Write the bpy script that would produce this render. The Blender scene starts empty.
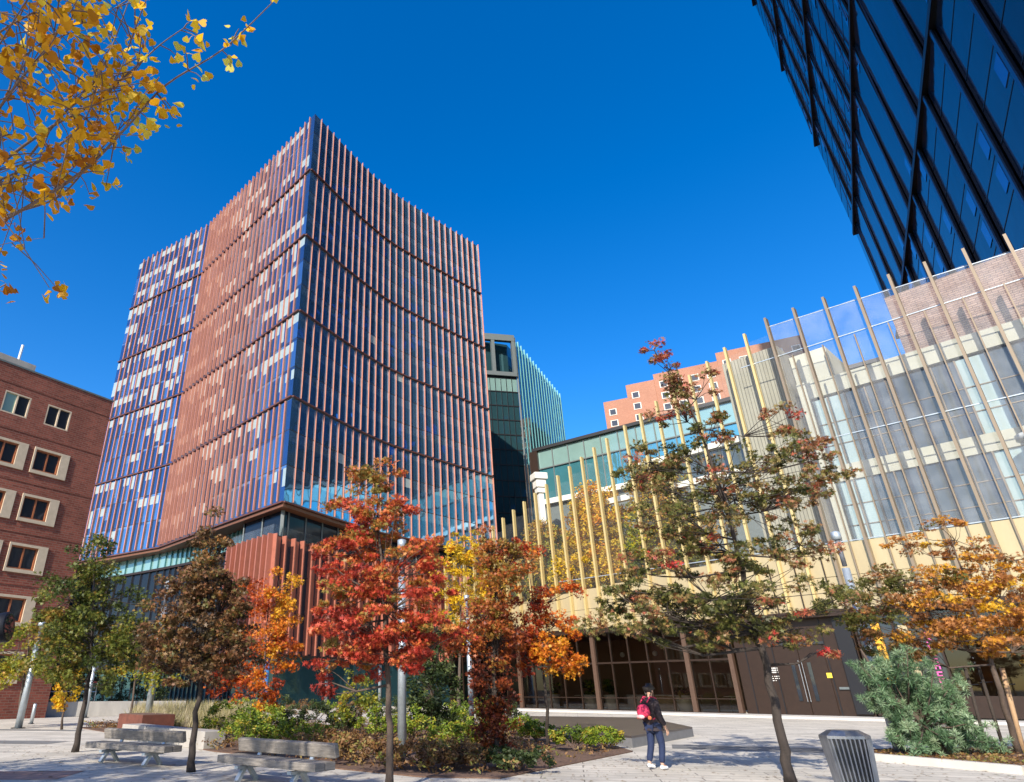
import bpy, math, random
import numpy as np
from mathutils import Vector, Matrix
random.seed(7)
SC = bpy.context.scene
COL = SC.collection
R = math.radians

# ------------------------------------------------------------------ camera
F, CX, CY, EYE = 630.0, 401.0, 391.0, 1.6
PITCH = math.atan(299/630); CP, SP = math.cos(PITCH), math.sin(PITCH)
cd = bpy.data.cameras.new('camera'); cam = bpy.data.objects.new('camera', cd); COL.objects.link(cam)
cam.location = (0, 0, EYE); cam.rotation_euler = (R(90)+PITCH, 0, 0)
cd.sensor_width = 36; cd.lens = 36*F/1024; cd.shift_x = (512-CX)/1024; cd.clip_end = 6000; cd.clip_start = .05
SC.camera = cam
# ------------------------------------------------------------------ light
SUN_EL, SUN_AZ = 32.0, (-.42, -.907)              # sun stands behind and to the left of the camera
w = bpy.data.worlds.new('World'); SC.world = w; w.use_nodes = True
nt = w.node_tree; bg = nt.nodes['Background']
sky = nt.nodes.new('ShaderNodeTexSky'); sky.sky_type = 'NISHITA'; sky.sun_disc = False
sky.sun_elevation = R(SUN_EL); sky.sun_rotation = math.atan2(SUN_AZ[0], SUN_AZ[1])
sky.air_density = 1.0; sky.dust_density = .9; sky.ozone_density = 3.0; sky.altitude = 0
hs = nt.nodes.new('ShaderNodeHueSaturation'); hs.inputs['Saturation'].default_value = 1.42; hs.inputs['Hue'].default_value = .508
nt.links.new(sky.outputs[0], hs.inputs['Color']); nt.links.new(hs.outputs[0], bg.inputs[0]); bg.inputs[1].default_value = .15; hs.inputs['Value'].default_value = 1.2
sd = bpy.data.lights.new('sun', 'SUN'); so = bpy.data.objects.new('sun', sd); COL.objects.link(so)
sd.energy = 5.0; sd.angle = R(.5); sd.color = (1, .92, .80)
ch = math.cos(R(SUN_EL))
so.rotation_euler = Vector((-SUN_AZ[0]*ch, -SUN_AZ[1]*ch, -math.sin(R(SUN_EL)))).to_track_quat('-Z', 'Y').to_euler()
SC.view_settings.view_transform = 'Standard'; SC.view_settings.look = 'None'
SC.view_settings.exposure = 0.5; SC.view_settings.gamma = 1; SC.view_settings.use_curve_mapping = False
SC.render.engine = 'CYCLES'; SC.cycles.use_denoising = True; SC.cycles.max_bounces = 6
SC.cycles.transparent_max_bounces = 12; SC.cycles.caustics_reflective = False; SC.cycles.caustics_refractive = False

# ------------------------------------------------------------------ helpers
def ray(u, v):
    x, y = (u-CX)/F, (CY-v)/F
    return Vector((x, CP-SP*y, SP+CP*y))
def at(u, v, Y):
    d = ray(u, v); t = Y/d.y
    return Vector((d.x*t, Y, EYE+d.z*t))
def atd(u, v, D):
    d = ray(u, v).normalized()*D
    return Vector((0, 0, EYE))+d
def gp(u, v, z=0):
    d = ray(u, v); t = (z-EYE)/d.z
    return Vector((d.x*t, d.y*t, z))
def V2(a): return Vector((a[0], a[1], 0))

def tag(o, label=None, cat=None, group=None, kind=None):
    if label: o['label'] = label
    if cat: o['category'] = cat
    if group: o['group'] = group
    if kind: o['kind'] = kind
    return o
def thing(name, label, cat, loc=(0, 0, 0), group=None):
    o = bpy.data.objects.new(name, None); COL.objects.link(o); o.location = loc; o.empty_display_size = .2
    return tag(o, label, cat, group)

class MB:
    """collects faces in world coordinates, with a material index and metre UVs by box mapping"""
    def __init__(s): s.v = []; s.f = []; s.m = []
    def face(s, pts, m=0):
        i = len(s.v); s.v += [tuple(p) for p in pts]; s.f.append(tuple(range(i, i+len(pts)))); s.m.append(m); return s
    def box(s, c, ex, dims, m=0, ez=None):
        """c centre of the box; ex unit direction of its length; dims (length, width, height)"""
        ex = Vector(ex).normalized(); ez = Vector(ez or (0, 0, 1)); ey = ez.cross(ex).normalized(); ez = ex.cross(ey)
        c = Vector(c); a, b, h = ex*dims[0]/2, ey*dims[1]/2, ez*dims[2]/2
        i = len(s.v)
        for sz in (-1, 1):
            for sy in (-1, 1):
                for sx in (-1, 1): s.v.append(tuple(c+a*sx+b*sy+h*sz))
        for q in ((0, 2, 3, 1), (4, 5, 7, 6), (0, 1, 5, 4), (2, 6, 7, 3), (0, 4, 6, 2), (1, 3, 7, 5)):
            s.f.append(tuple(i+k for k in q)); s.m.append(m)
        return s
    def beam(s, p, q, w_, h_, m=0, up=(0, 0, 1)):
        p, q = Vector(p), Vector(q); d = q-p
        if abs(d.normalized().dot(Vector(up))) > .98: up = (1, 0, 0)
        return s.box((p+q)/2, d, (d.length, w_, h_), m, up)
    def prism(s, poly, z0, z1, m=0, mt=None):
        n = len(poly); a = sum(poly[i][0]*poly[(i+1) % n][1]-poly[(i+1) % n][0]*poly[i][1] for i in range(n))
        if a < 0: poly = poly[::-1]
        s.face([(p[0], p[1], z1) for p in poly], m if mt is None else mt)
        s.face([(p[0], p[1], z0) for p in poly[::-1]], m)
        for i in range(n):
            p, q = poly[i], poly[(i+1) % n]
            s.face([(p[0], p[1], z0), (q[0], q[1], z0), (q[0], q[1], z1), (p[0], p[1], z1)], m)
        return s
    def tube(s, pts, rad, n=8, m=0, cap=True):
        pts = [Vector(p) for p in pts]
        if not hasattr(rad, '__len__'): rad = [rad]*len(pts)
        i0 = len(s.v); ref = None
        for k, p in enumerate(pts):
            d = (pts[min(k+1, len(pts)-1)]-pts[max(k-1, 0)]).normalized()
            if ref is None: ref = Vector((1, 0, 0)) if abs(d.x) < .8 else Vector((0, 1, 0))
            a = (ref-d*ref.dot(d)).normalized(); ref = a; b = d.cross(a)
            for j in range(n):
                t = 2*math.pi*j/n; s.v.append(tuple(p+(a*math.cos(t)+b*math.sin(t))*rad[k]))
        for k in range(len(pts)-1):
            for j in range(n):
                a_, b_ = i0+k*n+j, i0+k*n+(j+1) % n
                s.f.append((a_, b_, b_+n, a_+n)); s.m.append(m)
        if cap:
            s.f.append(tuple(i0+j for j in range(n))[::-1]); s.m.append(m)
            e = i0+(len(pts)-1)*n; s.f.append(tuple(e+j for j in range(n))); s.m.append(m)
        return s
    def build(s, name, mats, parent=None, smooth=False, bevel=0):
        me = bpy.data.meshes.new(name); me.from_pydata(s.v, [], s.f); me.update()
        mats = mats if isinstance(mats, (list, tuple)) else [mats]
        for m in mats: me.materials.append(m)
        me.polygons.foreach_set('material_index', s.m)
        if smooth: me.polygons.foreach_set('use_smooth', [True]*len(s.f))
        uv = me.uv_layers.new(name='UVMap'); dat = np.zeros(len(me.loops)*2)
        vs = s.v
        for p in me.polygons:
            n = p.normal
            if abs(n.z) > .7:
                for li in p.loop_indices:
                    v = vs[me.loops[li].vertex_index]; dat[2*li] = v[0]; dat[2*li+1] = v[1]
            else:
                l = math.hypot(n.x, n.y) or 1; ux, uy = -n.y/l, n.x/l
                for li in p.loop_indices:
                    v = vs[me.loops[li].vertex_index]; dat[2*li] = v[0]*ux+v[1]*uy; dat[2*li+1] = v[2]
        uv.data.foreach_set('uv', dat)
        o = bpy.data.objects.new(name, me); COL.objects.link(o)
        if parent:
            o.parent = parent
            r = parent; off = Vector((0, 0, 0))
            while r: off += r.location; r = r.parent
            me.transform(Matrix.Translation(-off))
        if bevel:
            b = o.modifiers.new('bevel', 'BEVEL'); b.width = bevel; b.segments = 2; b.limit_method = 'ANGLE'
        return o

# ------------------------------------------------------------------ materials
def mat(name, col, rough=.6, metal=0, var=.12, scale=3.0, bump=0, bscale=30, spec=.5, coat=0, streak=None, ior=None):
    m = bpy.data.materials.new(name); m.use_nodes = True; t = m.node_tree; N = t.nodes; L = t.links
    b = N['Principled BSDF']; b.inputs['Roughness'].default_value = rough; b.inputs['Metallic'].default_value = metal
    b.inputs['Specular IOR Level'].default_value = spec; b.inputs['Coat Weight'].default_value = coat
    if ior: b.inputs['IOR'].default_value = ior
    tc = N.new('ShaderNodeTexCoord')
    if var:
        no = N.new('ShaderNodeTexNoise'); no.inputs['Scale'].default_value = scale; no.inputs['Detail'].default_value = 6
        no.inputs['Roughness'].default_value = .65
        if streak:
            mp = N.new('ShaderNodeMapping'); mp.inputs['Scale'].default_value = streak
            L.new(tc.outputs['Object'], mp.inputs[0]); L.new(mp.outputs[0], no.inputs[0])
        else: L.new(tc.outputs['Object'], no.inputs[0])
        r = N.new('ShaderNodeValToRGB'); r.color_ramp.elements[0].position = .25; r.color_ramp.elements[1].position = .75
        r.color_ramp.elements[0].color = tuple(c*(1-var) for c in col)+(1,)
        r.color_ramp.elements[1].color = tuple(min(1, c*(1+var)) for c in col)+(1,)
        L.new(no.outputs[0], r.inputs[0]); L.new(r.outputs[0], b.inputs['Base Color'])
    else: b.inputs['Base Color'].default_value = (*col, 1)
    if bump:
        n2 = N.new('ShaderNodeTexNoise'); n2.inputs['Scale'].default_value = bscale; n2.inputs['Detail'].default_value = 4
        L.new(tc.outputs['Object'], n2.inputs[0]); bp = N.new('ShaderNodeBump'); bp.inputs['Strength'].default_value = bump
        bp.inputs['Distance'].default_value = .02; L.new(n2.outputs[0], bp.inputs['Height']); L.new(bp.outputs[0], b.inputs['Normal'])
    return m

def curtain_glass(name, col, metal=.7, rough=.03, wob=.0025):
    """coated, reflecting curtain wall glass; each sheet bows a little"""
    m = mat(name, col, rough, metal, var=.1, scale=.35)
    t = m.node_tree; N = t.nodes; L = t.links; b = N['Principled BSDF']
    tc = N['Texture Coordinate']; n2 = N.new('ShaderNodeTexNoise'); n2.inputs['Scale'].default_value = .5; n2.inputs['Detail'].default_value = 1
    L.new(tc.outputs['Object'], n2.inputs[0]); bp = N.new('ShaderNodeBump'); bp.inputs['Strength'].default_value = .5
    bp.inputs['Distance'].default_value = wob*20; L.new(n2.outputs[0], bp.inputs['Height']); L.new(bp.outputs[0], b.inputs['Normal'])
    return m

def clear_glass(name, tint, refl=.5, haze=0, hcol=(.8, .8, .8)):
    """thin window sheet: transparent with a Fresnel reflection, plus a little dust that catches light"""
    m = bpy.data.materials.new(name); m.use_nodes = True; t = m.node_tree; N = t.nodes; L = t.links
    N.remove(N['Principled BSDF']); out = N['Material Output']
    tr = N.new('ShaderNodeBsdfTransparent'); tr.inputs[0].default_value = (*tint, 1)
    gl = N.new('ShaderNodeBsdfGlossy'); gl.inputs['Roughness'].default_value = .02
    lw = N.new('ShaderNodeLayerWeight'); lw.inputs[0].default_value = refl
    mx = N.new('ShaderNodeMixShader'); L.new(lw.outputs['Fresnel'], mx.inputs[0]); L.new(tr.outputs[0], mx.inputs[1]); L.new(gl.outputs[0], mx.inputs[2])
    last = mx
    if haze:
        df = N.new('ShaderNodeBsdfDiffuse'); df.inputs[0].default_value = (*hcol, 1)
        m2 = N.new('ShaderNodeMixShader'); tc = N.new('ShaderNodeTexCoord'); no = N.new('ShaderNodeTexNoise'); no.inputs['Scale'].default_value = .8
        no.inputs['Detail'].default_value = 8
        L.new(tc.outputs['Object'], no.inputs[0]); mr = N.new('ShaderNodeMapRange'); mr.inputs[1].default_value = .3; mr.inputs[2].default_value = .7
        mr.inputs[3].default_value = haze*.6; mr.inputs[4].default_value = haze*1.4
        L.new(no.outputs[0], mr.inputs[0]); L.new(mr.outputs[0], m2.inputs[0]); L.new(mx.outputs[0], m2.inputs[1]); L.new(df.outputs[0], m2.inputs[2]); last = m2
    L.new(last.outputs[0], out.inputs[0]); return m

def brick_mat(name, c1, c2, mortar, bw=.22, bh=.075, ms=.012, rot=0, off=.5, rough=.85, var=.25, vs=.25, bump=.3, grime=1):
    m = bpy.data.materials.new(name); m.use_nodes = True; t = m.node_tree; N = t.nodes; L = t.links
    b = N['Principled BSDF']; b.inputs['Roughness'].default_value = rough; b.inputs['Specular IOR Level'].default_value = .3
    uv = N.new('ShaderNodeUVMap'); mp = N.new('ShaderNodeMapping'); mp.inputs['Rotation'].default_value = (0, 0, rot)
    br = N.new('ShaderNodeTexBrick'); br.offset = off; br.inputs['Scale'].default_value = 1
    br.inputs['Brick Width'].default_value = bw; br.inputs['Row Height'].default_value = bh; br.inputs['Mortar Size'].default_value = ms
    br.inputs['Color1'].default_value = (*c1, 1); br.inputs['Color2'].default_value = (*c2, 1); br.inputs['Mortar'].default_value = (*mortar, 1)
    L.new(uv.outputs[0], mp.inputs[0]); L.new(mp.outputs[0], br.inputs['Vector'])
    no = N.new('ShaderNodeTexNoise'); no.inputs['Scale'].default_value = vs; no.inputs['Detail'].default_value = 8; no.inputs['Roughness'].default_value = .7
    L.new(mp.outputs[0], no.inputs[0])
    mr = N.new('ShaderNodeMapRange'); mr.inputs[1].default_value = .3; mr.inputs[2].default_value = .7
    mr.inputs[3].default_value = 1-var*grime; mr.inputs[4].default_value = 1+var*.6; L.new(no.outputs[0], mr.inputs[0])
    mx = N.new('ShaderNodeVectorMath'); mx.operation = 'SCALE'; L.new(br.outputs[0], mx.inputs[0]); L.new(mr.outputs[0], mx.inputs['Scale'])
    L.new(mx.outputs[0], b.inputs['Base Color'])
    if bump:
        bp = N.new('ShaderNodeBump'); bp.inputs['Strength'].default_value = bump; bp.inputs['Distance'].default_value = .01
        bp.invert = True; L.new(br.outputs['Fac'], bp.inputs['Height']); L.new(bp.outputs[0], b.inputs['Normal'])
    return m

def leaf_mat(name, stops, trans=.35, rough=.5):
    """stops: list of (position, colour); each leaf carries its own value in the attribute 'hue'"""
    m = bpy.data.materials.new(name); m.use_nodes = True; t = m.node_tree; N = t.nodes; L = t.links
    b = N['Principled BSDF']; b.inputs['Roughness'].default_value = rough; b.inputs['Specular IOR Level'].default_value = .35
    a = N.new('ShaderNodeAttribute'); a.attribute_name = 'hue'; r = N.new('ShaderNodeValToRGB'); cr = r.color_ramp
    cr.elements[0].position, cr.elements[0].color = stops[0][0], (*stops[0][1], 1)
    cr.elements[1].position, cr.elements[1].color = stops[-1][0], (*stops[-1][1], 1)
    for p, c in stops[1:-1]: e = cr.elements.new(p); e.color = (*c, 1)
    L.new(a.outputs['Fac'], r.inputs[0]); L.new(r.outputs[0], b.inputs['Base Color'])
    tr = N.new('ShaderNodeBsdfTranslucent'); L.new(r.outputs[0], tr.inputs[0])
    mx = N.new('ShaderNodeMixShader'); mx.inputs[0].default_value = trans
    L.new(b.outputs[0], mx.inputs[1]); L.new(tr.outputs[0], mx.inputs[2]); L.new(mx.outputs[0], N['Material Output'].inputs[0]); return m

M = {}
M['terra'] = mat('terracotta', (.49, .205, .14), .38, var=.10, scale=2)
M['terra_dark'] = mat('terracotta_belt', (.11, .04, .028), .5, var=.15, scale=2)
M['tower_glass'] = curtain_glass('tower_glass', (.20, .38, .60), .88)
M['tower_glass2'] = curtain_glass('tower_glass_pale', (.34, .52, .70), .85)
M['tower_glass3'] = curtain_glass('tower_glass_violet', (.10, .20, .36), .88)
M['sky_tone_glass'] = curtain_glass('sky_toned_glass', (.16, .40, .66), .85)  # tower's right face: blue of the reflected sky put into the colour
M['sky_tone_glass2'] = curtain_glass('sky_toned_glass_pale', (.28, .54, .78), .85)  # paler step of the same reflected-sky colour
M['terra_deep'] = mat('terracotta_deep', (.34, .115, .075), .45, var=.12, scale=2)
M['blind'] = mat('window_blind', (.30, .375, .38), .3, var=.12, scale=1.5, coat=.6)
M['dark'] = mat('dark_metal', (.02, .02, .022), .5, var=.2)
M['soffit'] = mat('bronze_soffit', (.16, .065, .03), .5, var=.1)
M['brick'] = brick_mat('red_brick', (.30, .085, .055), (.19, .05, .034), (.24, .13, .095), bw=.44, bh=.15, ms=.02, grime=1.6)
M['cream'] = mat('cream_stone', (.52, .42, .30), .8, var=.12, bump=.1)
M['bronze'] = mat('bronze_frame', (.032, .017, .010), .42, metal=.2, var=.2)
M['dark_glass'] = curtain_glass('dark_window_glass', (.05, .06, .075), .5)
M['orange_frame'] = mat('orange_window_frame', (.30, .10, .04), .5)
M['col_brown'] = mat('brown_column', (.085, .048, .03), .5)
M['concrete'] = mat('concrete', (.33, .31, .28), .85, var=.25, scale=1.2, bump=.15, streak=(1, 1, .35))
M['concrete_light'] = mat('pale_concrete', (.55, .52, .47), .8, var=.12, scale=1, bump=.1)
M['galv'] = mat('galvanised_steel', (.42, .47, .50), .42, metal=.55, var=.18, scale=6)
M['white_metal'] = mat('white_metal', (.72, .74, .74), .4, var=.06)
M['stripe'] = mat('pole_grey_band', (.13, .14, .16), .5, var=.3, scale=8)
M['corten'] = mat('rusted_steel', (.13, .042, .026), .85, var=.4, scale=3, bump=.2)
M['bark'] = mat('bark', (.085, .06, .045), .9, var=.4, scale=9, bump=.6, bscale=25, streak=(1, 1, .25))
M['bark_dark'] = mat('dark_bark', (.04, .03, .024), .9, var=.5, scale=9, bump=.6, bscale=25, streak=(1, 1, .25))
M['twig'] = mat('pale_twig', (.16, .11, .09), .8, var=.3, scale=9)
M['wood'] = mat('weathered_timber', (.20, .178, .155), .85, var=.5, scale=3.5, bump=.4, bscale=12, streak=(1.2, 1.2, 9))
M['stake'] = mat('timber_stake', (.42, .27, .15), .85, var=.2, scale=6)
M['soil'] = mat('bark_mulch', (.13, .075, .05), .95, var=.45, scale=9, bump=1, bscale=14)
M['granite'] = mat('dark_granite', (.075, .062, .058), .35, var=.25, scale=2.5)
M['granite_side'] = mat('grey_granite', (.20, .20, .205), .6, var=.15, scale=4)
M['plaster'] = mat('interior_wall', (.22, .14, .08), .8, var=.2, scale=.4)
M['planter'] = mat('white_planter', (.78, .76, .70), .45, var=.05)
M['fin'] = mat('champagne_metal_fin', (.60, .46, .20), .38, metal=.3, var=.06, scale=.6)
M['fin_brown_shade'] = mat('brown_shaded_fin', (.24, .185, .125), .42, metal=.3, var=.08, scale=.6)  # brown with the right fins' shaded sides put into the colour; also mullions
M['panel'] = mat('champagne_panel', (.44, .36, .21), .42, metal=.25, var=.16, scale=.5, streak=(1, 1, .2))
M['screen'] = clear_glass('glass_screen', (.95, .97, .96), .08, haze=.03, hcol=(.75, .78, .8))
M['screen_b'] = clear_glass('fritted_glass_screen', (.88, .90, .92), .18, haze=.12, hcol=(.75, .78, .82))
M['shop_glass'] = clear_glass('ground_floor_glass', (.55, .50, .42), .42)
M['inner_cream'] = mat('cream_fascia', (.50, .485, .38), .7, var=.1, scale=.5)
M['inner_glass'] = curtain_glass('inner_building_glass', (.10, .125, .13), .4, rough=.1)
M['inner_pale'] = curtain_glass('pale_spandrel_glass', (.45, .55, .50), .2, rough=.15)
M['stone_reflection'] = brick_mat('reflected_brown_stone', (.36, .25, .20), (.27, .18, .145), (.15, .10, .09), .6, .16, .02, var=.3, vs=1.2)  # tone of stone reflected in the screen, for the block added behind it
M['ribbed'] = brick_mat('ribbed_panel', (.34, .32, .26), (.29, .27, .22), (.17, .16, .13), .25, 50, .03, off=0, var=.12, vs=.4)
M['navy'] = curtain_glass('navy_glass', (.012, .020, .036), 0, rough=.08); M['navy'].node_tree.nodes['Principled BSDF'].inputs['IOR'].default_value = 1.38
M['navy2'] = curtain_glass('navy_glass_deep', (.010, .014, .024), 0, rough=.1); M['navy2'].node_tree.nodes['Principled BSDF'].inputs['IOR'].default_value = 1.3
M['navy_edge'] = mat('blue_edge_trim', (.02, .055, .12), .3, metal=.5, var=.05)
M['black'] = mat('black_metal', (.006, .006, .008), .5, var=0)
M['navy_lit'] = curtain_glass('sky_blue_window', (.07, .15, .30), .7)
M['teal_glass'] = curtain_glass('teal_glass', (.12, .42, .48), .7)
M['teal_dark'] = curtain_glass('teal_dark_glass', (.045, .12, .14), .6)
M['teal_pale'] = curtain_glass('teal_pale_glass', (.30, .48, .44), .45, rough=.12)
M['teal_fin'] = mat('teal_metal_fin', (.10, .27, .28), .35, metal=.5, var=.05)
M['grey_frame'] = mat('grey_cladding', (.11, .13, .13), .6, var=.1)
M['pinkbrick'] = brick_mat('pink_brick', (.42, .20, .135), (.36, .165, .11), (.48, .30, .22), .4, .15, .01, var=.1, bump=0)
M['white_stone'] = mat('white_stone', (.70, .68, .62), .7, var=.08)
M['blue_col'] = mat('blue_painted_column', (.03, .22, .52), .4, var=.05)
M['red_rail'] = mat('red_painted_rail', (.35, .04, .03), .5)
M['steel'] = mat('brushed_steel', (.30, .31, .33), .32, metal=.75, var=.3, scale=5, streak=(6, 6, .5))
M['steel_dark'] = mat('dark_steel', (.05, .052, .055), .4, metal=.5, var=.2)
def lettering(name, col): return mat(name, col, .5, var=0)
M['white_paint'] = lettering('white_lettering', (.75, .73, .68)); M['pink_paint'] = lettering('pink_lettering', (.75, .12, .38))
M['yellow_paint'] = lettering('yellow_sign', (.75, .55, .05)); M['amber'] = lettering('amber_panel', (.75, .38, .03))

# paving: long thin planks of concrete
M['paving'] = brick_mat('plank_paving', (.60, .555, .475), (.50, .465, .40), (.22, .20, .175), 2.3, .44, .014, rot=R(14), off=.37, rough=.8, var=.30, vs=.55, bump=.3)
M['paving_dark'] = brick_mat('grey_plank_paving', (.20, .20, .195), (.165, .165, .16), (.10, .10, .10), 1.6, .30, .012, rot=R(14), off=.4, rough=.8, var=.2, vs=.5, bump=.25)
M['paving_pink'] = brick_mat('pink_plank_paving', (.42, .25, .19), (.36, .21, .16), (.19, .13, .10), 1.6, .30, .012, rot=R(14), off=.4, rough=.85, var=.2, vs=.5, bump=.25)
M['asphalt'] = mat('asphalt', (.06, .06, .062), .9, var=.2, bump=.3)

# ------------------------------------------------------------------ ground
def sheet(name, poly, z, m, kind='structure'):
    o = MB().face([(p[0], p[1], z) for p in poly]).build(name, m)
    if o.data.polygons[0].normal.z < 0: o.data.flip_normals()
    return tag(o, kind=kind)
sheet('ground', [(-2500, -2500), (2500, -2500), (2500, 2500), (-2500, 2500)], -.012, M['asphalt'])
sheet('plaza_paving', [(-70, -25), (60, -25), (60, 60), (20, 75), (-10, 118), (-70, 118)], 0, M['paving'])
# bands of other pavers
def strip(name, p, q, wd, z, m):
    p, q = V2(p), V2(q); d = (q-p).normalized(); n = Vector((-d.y, d.x, 0))*wd/2
    return sheet(name, [p-n, q-n, q+n, p+n], z, m)
strip('grey_paving_band', gp(672, 746.5), gp(900, 752.5), 1.7, .004, M['paving_dark'])
strip('pink_paving_band', gp(-60, 776), gp(72, 775), 1.5, .005, M['paving_pink'])
strip('grey_path_band', (-30, 26.5), (-11.5, 24.2), 1.3, .004, M['paving_dark'])
strip('far_paving_band', (-28, 33.5), (-14, 31.2), .8, .004, M['paving_dark'])

# planting bed in the middle
BED = [gp(214, 752), gp(255, 756), gp(330, 768.5), gp(420, 777.5), gp(500, 779), gp(633, 752), gp(600, 741), gp(540, 733), gp(520, 722), (5.5, 36), (-2, 36), (-13, 36), (-15.2, 33.5), (-10.5, 27.5)]
BED = [(p[0], p[1]) for p in BED]
bed = MB().prism(BED, 0, .025).build('planting_bed', M['soil']); tag(bed, kind='structure')
# white raised step in front of the glazing (follows the hall) and the dark granite plinth
WO = Vector((5.3, 70, 0)); WE = Vector((23.6, -27.4, 0)).normalized(); WN = Vector((WE.y, -WE.x, 0))   # WN points to the plaza
def wp(s, off=0, z=0): return WO+WE*s+WN*off+Vector((0, 0, z))
st = MB().prism([wp(-1, 3.0), wp(60, 3.0), wp(60, -6), wp(-1, -6)], 0, .12).build('hall_step', M['concrete_light']); tag(st, kind='structure')
gr = thing('granite_plinth', 'low dark polished granite plinth beside the planting bed, in front of the glass hall', 'plinth', (8, 26, 0))
gpz = [gp(572, 740), gp(633, 748), gp(694, 736.5), gp(648, 724.5), gp(530, 722.5), gp(540, 733)]
MB().prism([(p[0], p[1]) for p in gpz], 0, .26).build('slab_side', M['granite_side'], gr)
MB().prism([(p[0], p[1]) for p in gpz], .263, .32).build('slab_top', M['granite'], gr)
# low far hills of city ground are hidden; a kerbed bed with the pine at right
kb = [gp(862, 759.5), gp(1024, 774.5), Vector((20, 14.4, 0)), Vector((22, 22, 0)), gp(866, 753)]
kc = MB(); kp = [(p[0], p[1]) for p in kb]
for i in (0, 1, 4):
    a, b = Vector(kp[i]+(0,)), Vector(kp[(i+1) % 5]+(0,)); kc.beam(a+Vector((0, 0, .08)), b+Vector((0, 0, .08)), .22, .16)
tag(kc.build('bed_kerb', M['concrete_light']), kind='structure')
tag(MB().prism(kp, 0, .10).build('pine_bed', M['soil']), kind='structure')

# ------------------------------------------------------------------ TOWER
def arc_len(pts):
    L = [0]
    for a, b in zip(pts, pts[1:]): L.append(L[-1]+(V2(b)-V2(a)).length)
    return L
def along(pts, L, s):
    for i in range(len(pts)-1):
        if s <= L[i+1]+1e-6 or i == len(pts)-2:
            t = (s-L[i])/(L[i+1]-L[i]); p = V2(pts[i]).lerp(V2(pts[i+1]), t); d = (V2(pts[i+1])-V2(pts[i])).normalized(); return p, d
def smooth_curve(pts, n=6):
    P = [V2(p) for p in pts]; out = []
    for i in range(len(P)-1):
        p0, p1, p2, p3 = P[max(i-1, 0)], P[i], P[i+1], P[min(i+2, len(P)-1)]
        for k in range(n):
            t = k/n; out.append(.5*((2*p1)+(p2-p0)*t+(2*p0-5*p1+4*p2-p3)*t*t+(-p0+3*p1-3*p2+p3)*t**3))
    out.append(P[-1]); return out
TC, TF, TL = (-11.6, 60.9), (-31.5, 83.0), (-47.6, 93.9)
TRC = smooth_curve([(-11.6, 60.9), (-7.5, 67.4), (-3.95, 72.5), (-.5, 76.6), (6.4, 82.8), (13.4, 89.0)])
TB = [(13.4, 89), (2, 112), (-38, 118)]
tower = thing('office_tower', 'tall red terracotta-finned glass tower with a folded facade, left of centre', 'office tower', (-11.6, 60.9, 0))
Z_B = [18.4, 29.9, 40.7, 51.5, 62.0, 72.0]
def facade(pts, spacing, depth, thick, blind_p, right, seed, end_fins=(True, True)):
    rnd = random.Random(seed); L = arc_len(pts); n = max(2, round(L[-1]/spacing)); ss = [L[-1]*i/n for i in range(n+1)]
    P = [along(pts, L, s) for s in ss]
    nrm = []
    for p, d in P:
        nn = Vector((d.y, -d.x, 0)); nn = nn if nn.dot(-p) > 0 else -nn; nrm.append(nn)
    for i, (p, d) in enumerate(P):
        if (i == 0 and not end_fins[0]) or (i == n and not end_fins[1]): continue
        mb = MB(); nn = nrm[i]; dep = depth(i/n)
        for za, zb in zip(Z_B, Z_B[1:]):
            zt = zb-.22 if zb < 72 else zb+.25
            mb.box(p+nn*(dep/2+.01)+Vector((0, 0, (za+.22+zt)/2)), d, (thick, dep, zt-za-.22))
        mb.build('fin', M['terra'], tower)
    for k, (za, zb) in enumerate(zip(Z_B, Z_B[1:])):
        for f in range(3):
            z0 = za+(zb-za)*f/3; z1 = za+(zb-za)*(f+1)/3; mb = MB(); prev = 0
            for i in range(n):
                a, b = P[i][0], P[i+1][0]
                def q(u0, u1, m_, out=0):
                    mb.face([(a.x, a.y, u0), (b.x, b.y, u0), (b.x, b.y, u1), (a.x, a.y, u1)], m_)
                if right:
                    h = z1-1.15; g = 0 if rnd.random() < .93 else 1
                    q(z0+.1, h, g); q(h, z1-.0, 1 if rnd.random() < .985 else 3); q(z0, z0+.1, 4)
                else:
                    if rnd.random() < .35: prev = rnd.random() < blind_p*(1.25 if f == 2 else .75 if f == 1 else 1)
                    hb = z1-.30; g = rnd.choice([0, 0, 2, 2, 2])
                    if prev:
                        low = hb-(1.15 if rnd.random() < .75 else 1.9 if rnd.random() < .6 else 2.6)
                        q(z0+.1, low, g); A_, B_ = a, b; M_ = A_.lerp(B_, .5); hv = rnd.random(); mk = 3 if rnd.random() < .9 else 1
                        if hv < .45: q(low, hb, mk)
                        else:
                            b = M_; q(low, hb, mk if hv < .72 else g); a, b = M_, B_; q(low, hb, g if hv < .72 else mk); a, b = A_, B_
                    else: q(z0+.1, hb, g)
                    q(hb, z1, 2 if rnd.random() < .6 else 1); q(z0, z0+.1, 4)
            if not right:
                pass
            mb.build('window_band', [M['sky_tone_glass'] if right else M['tower_glass'], M['sky_tone_glass2'] if right else M['tower_glass2'], M['tower_glass3'], M['blind'], M['dark']], tower)
    for zb in Z_B[:-1]:
        mb = MB()
        for i in range(len(P)-1):
            a, b = P[i][0], P[i+1][0]; nn = (nrm[i]+nrm[i+1]).normalized()
            mb.beam(a+nn*.1+Vector((0, 0, zb)), b+nn*.1+Vector((0, 0, zb)), .26, .16)
        mb.build('belt', M['terra_dark'] if zb < 72 else M['terra'], tower)
    return P
facade([TC, TF], 1.13, lambda f: .13+.25*min(1, f*1.3)**1.3, .11, .62, False, 3, (False, True))
facade([TF, TL], 1.32, lambda f: .17, .15, .7, False, 5, (False, False))
PR = facade(TRC, 1.33, lambda f: .12+.12*f, .055+0, .1, True, 9, (False, True))
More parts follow.
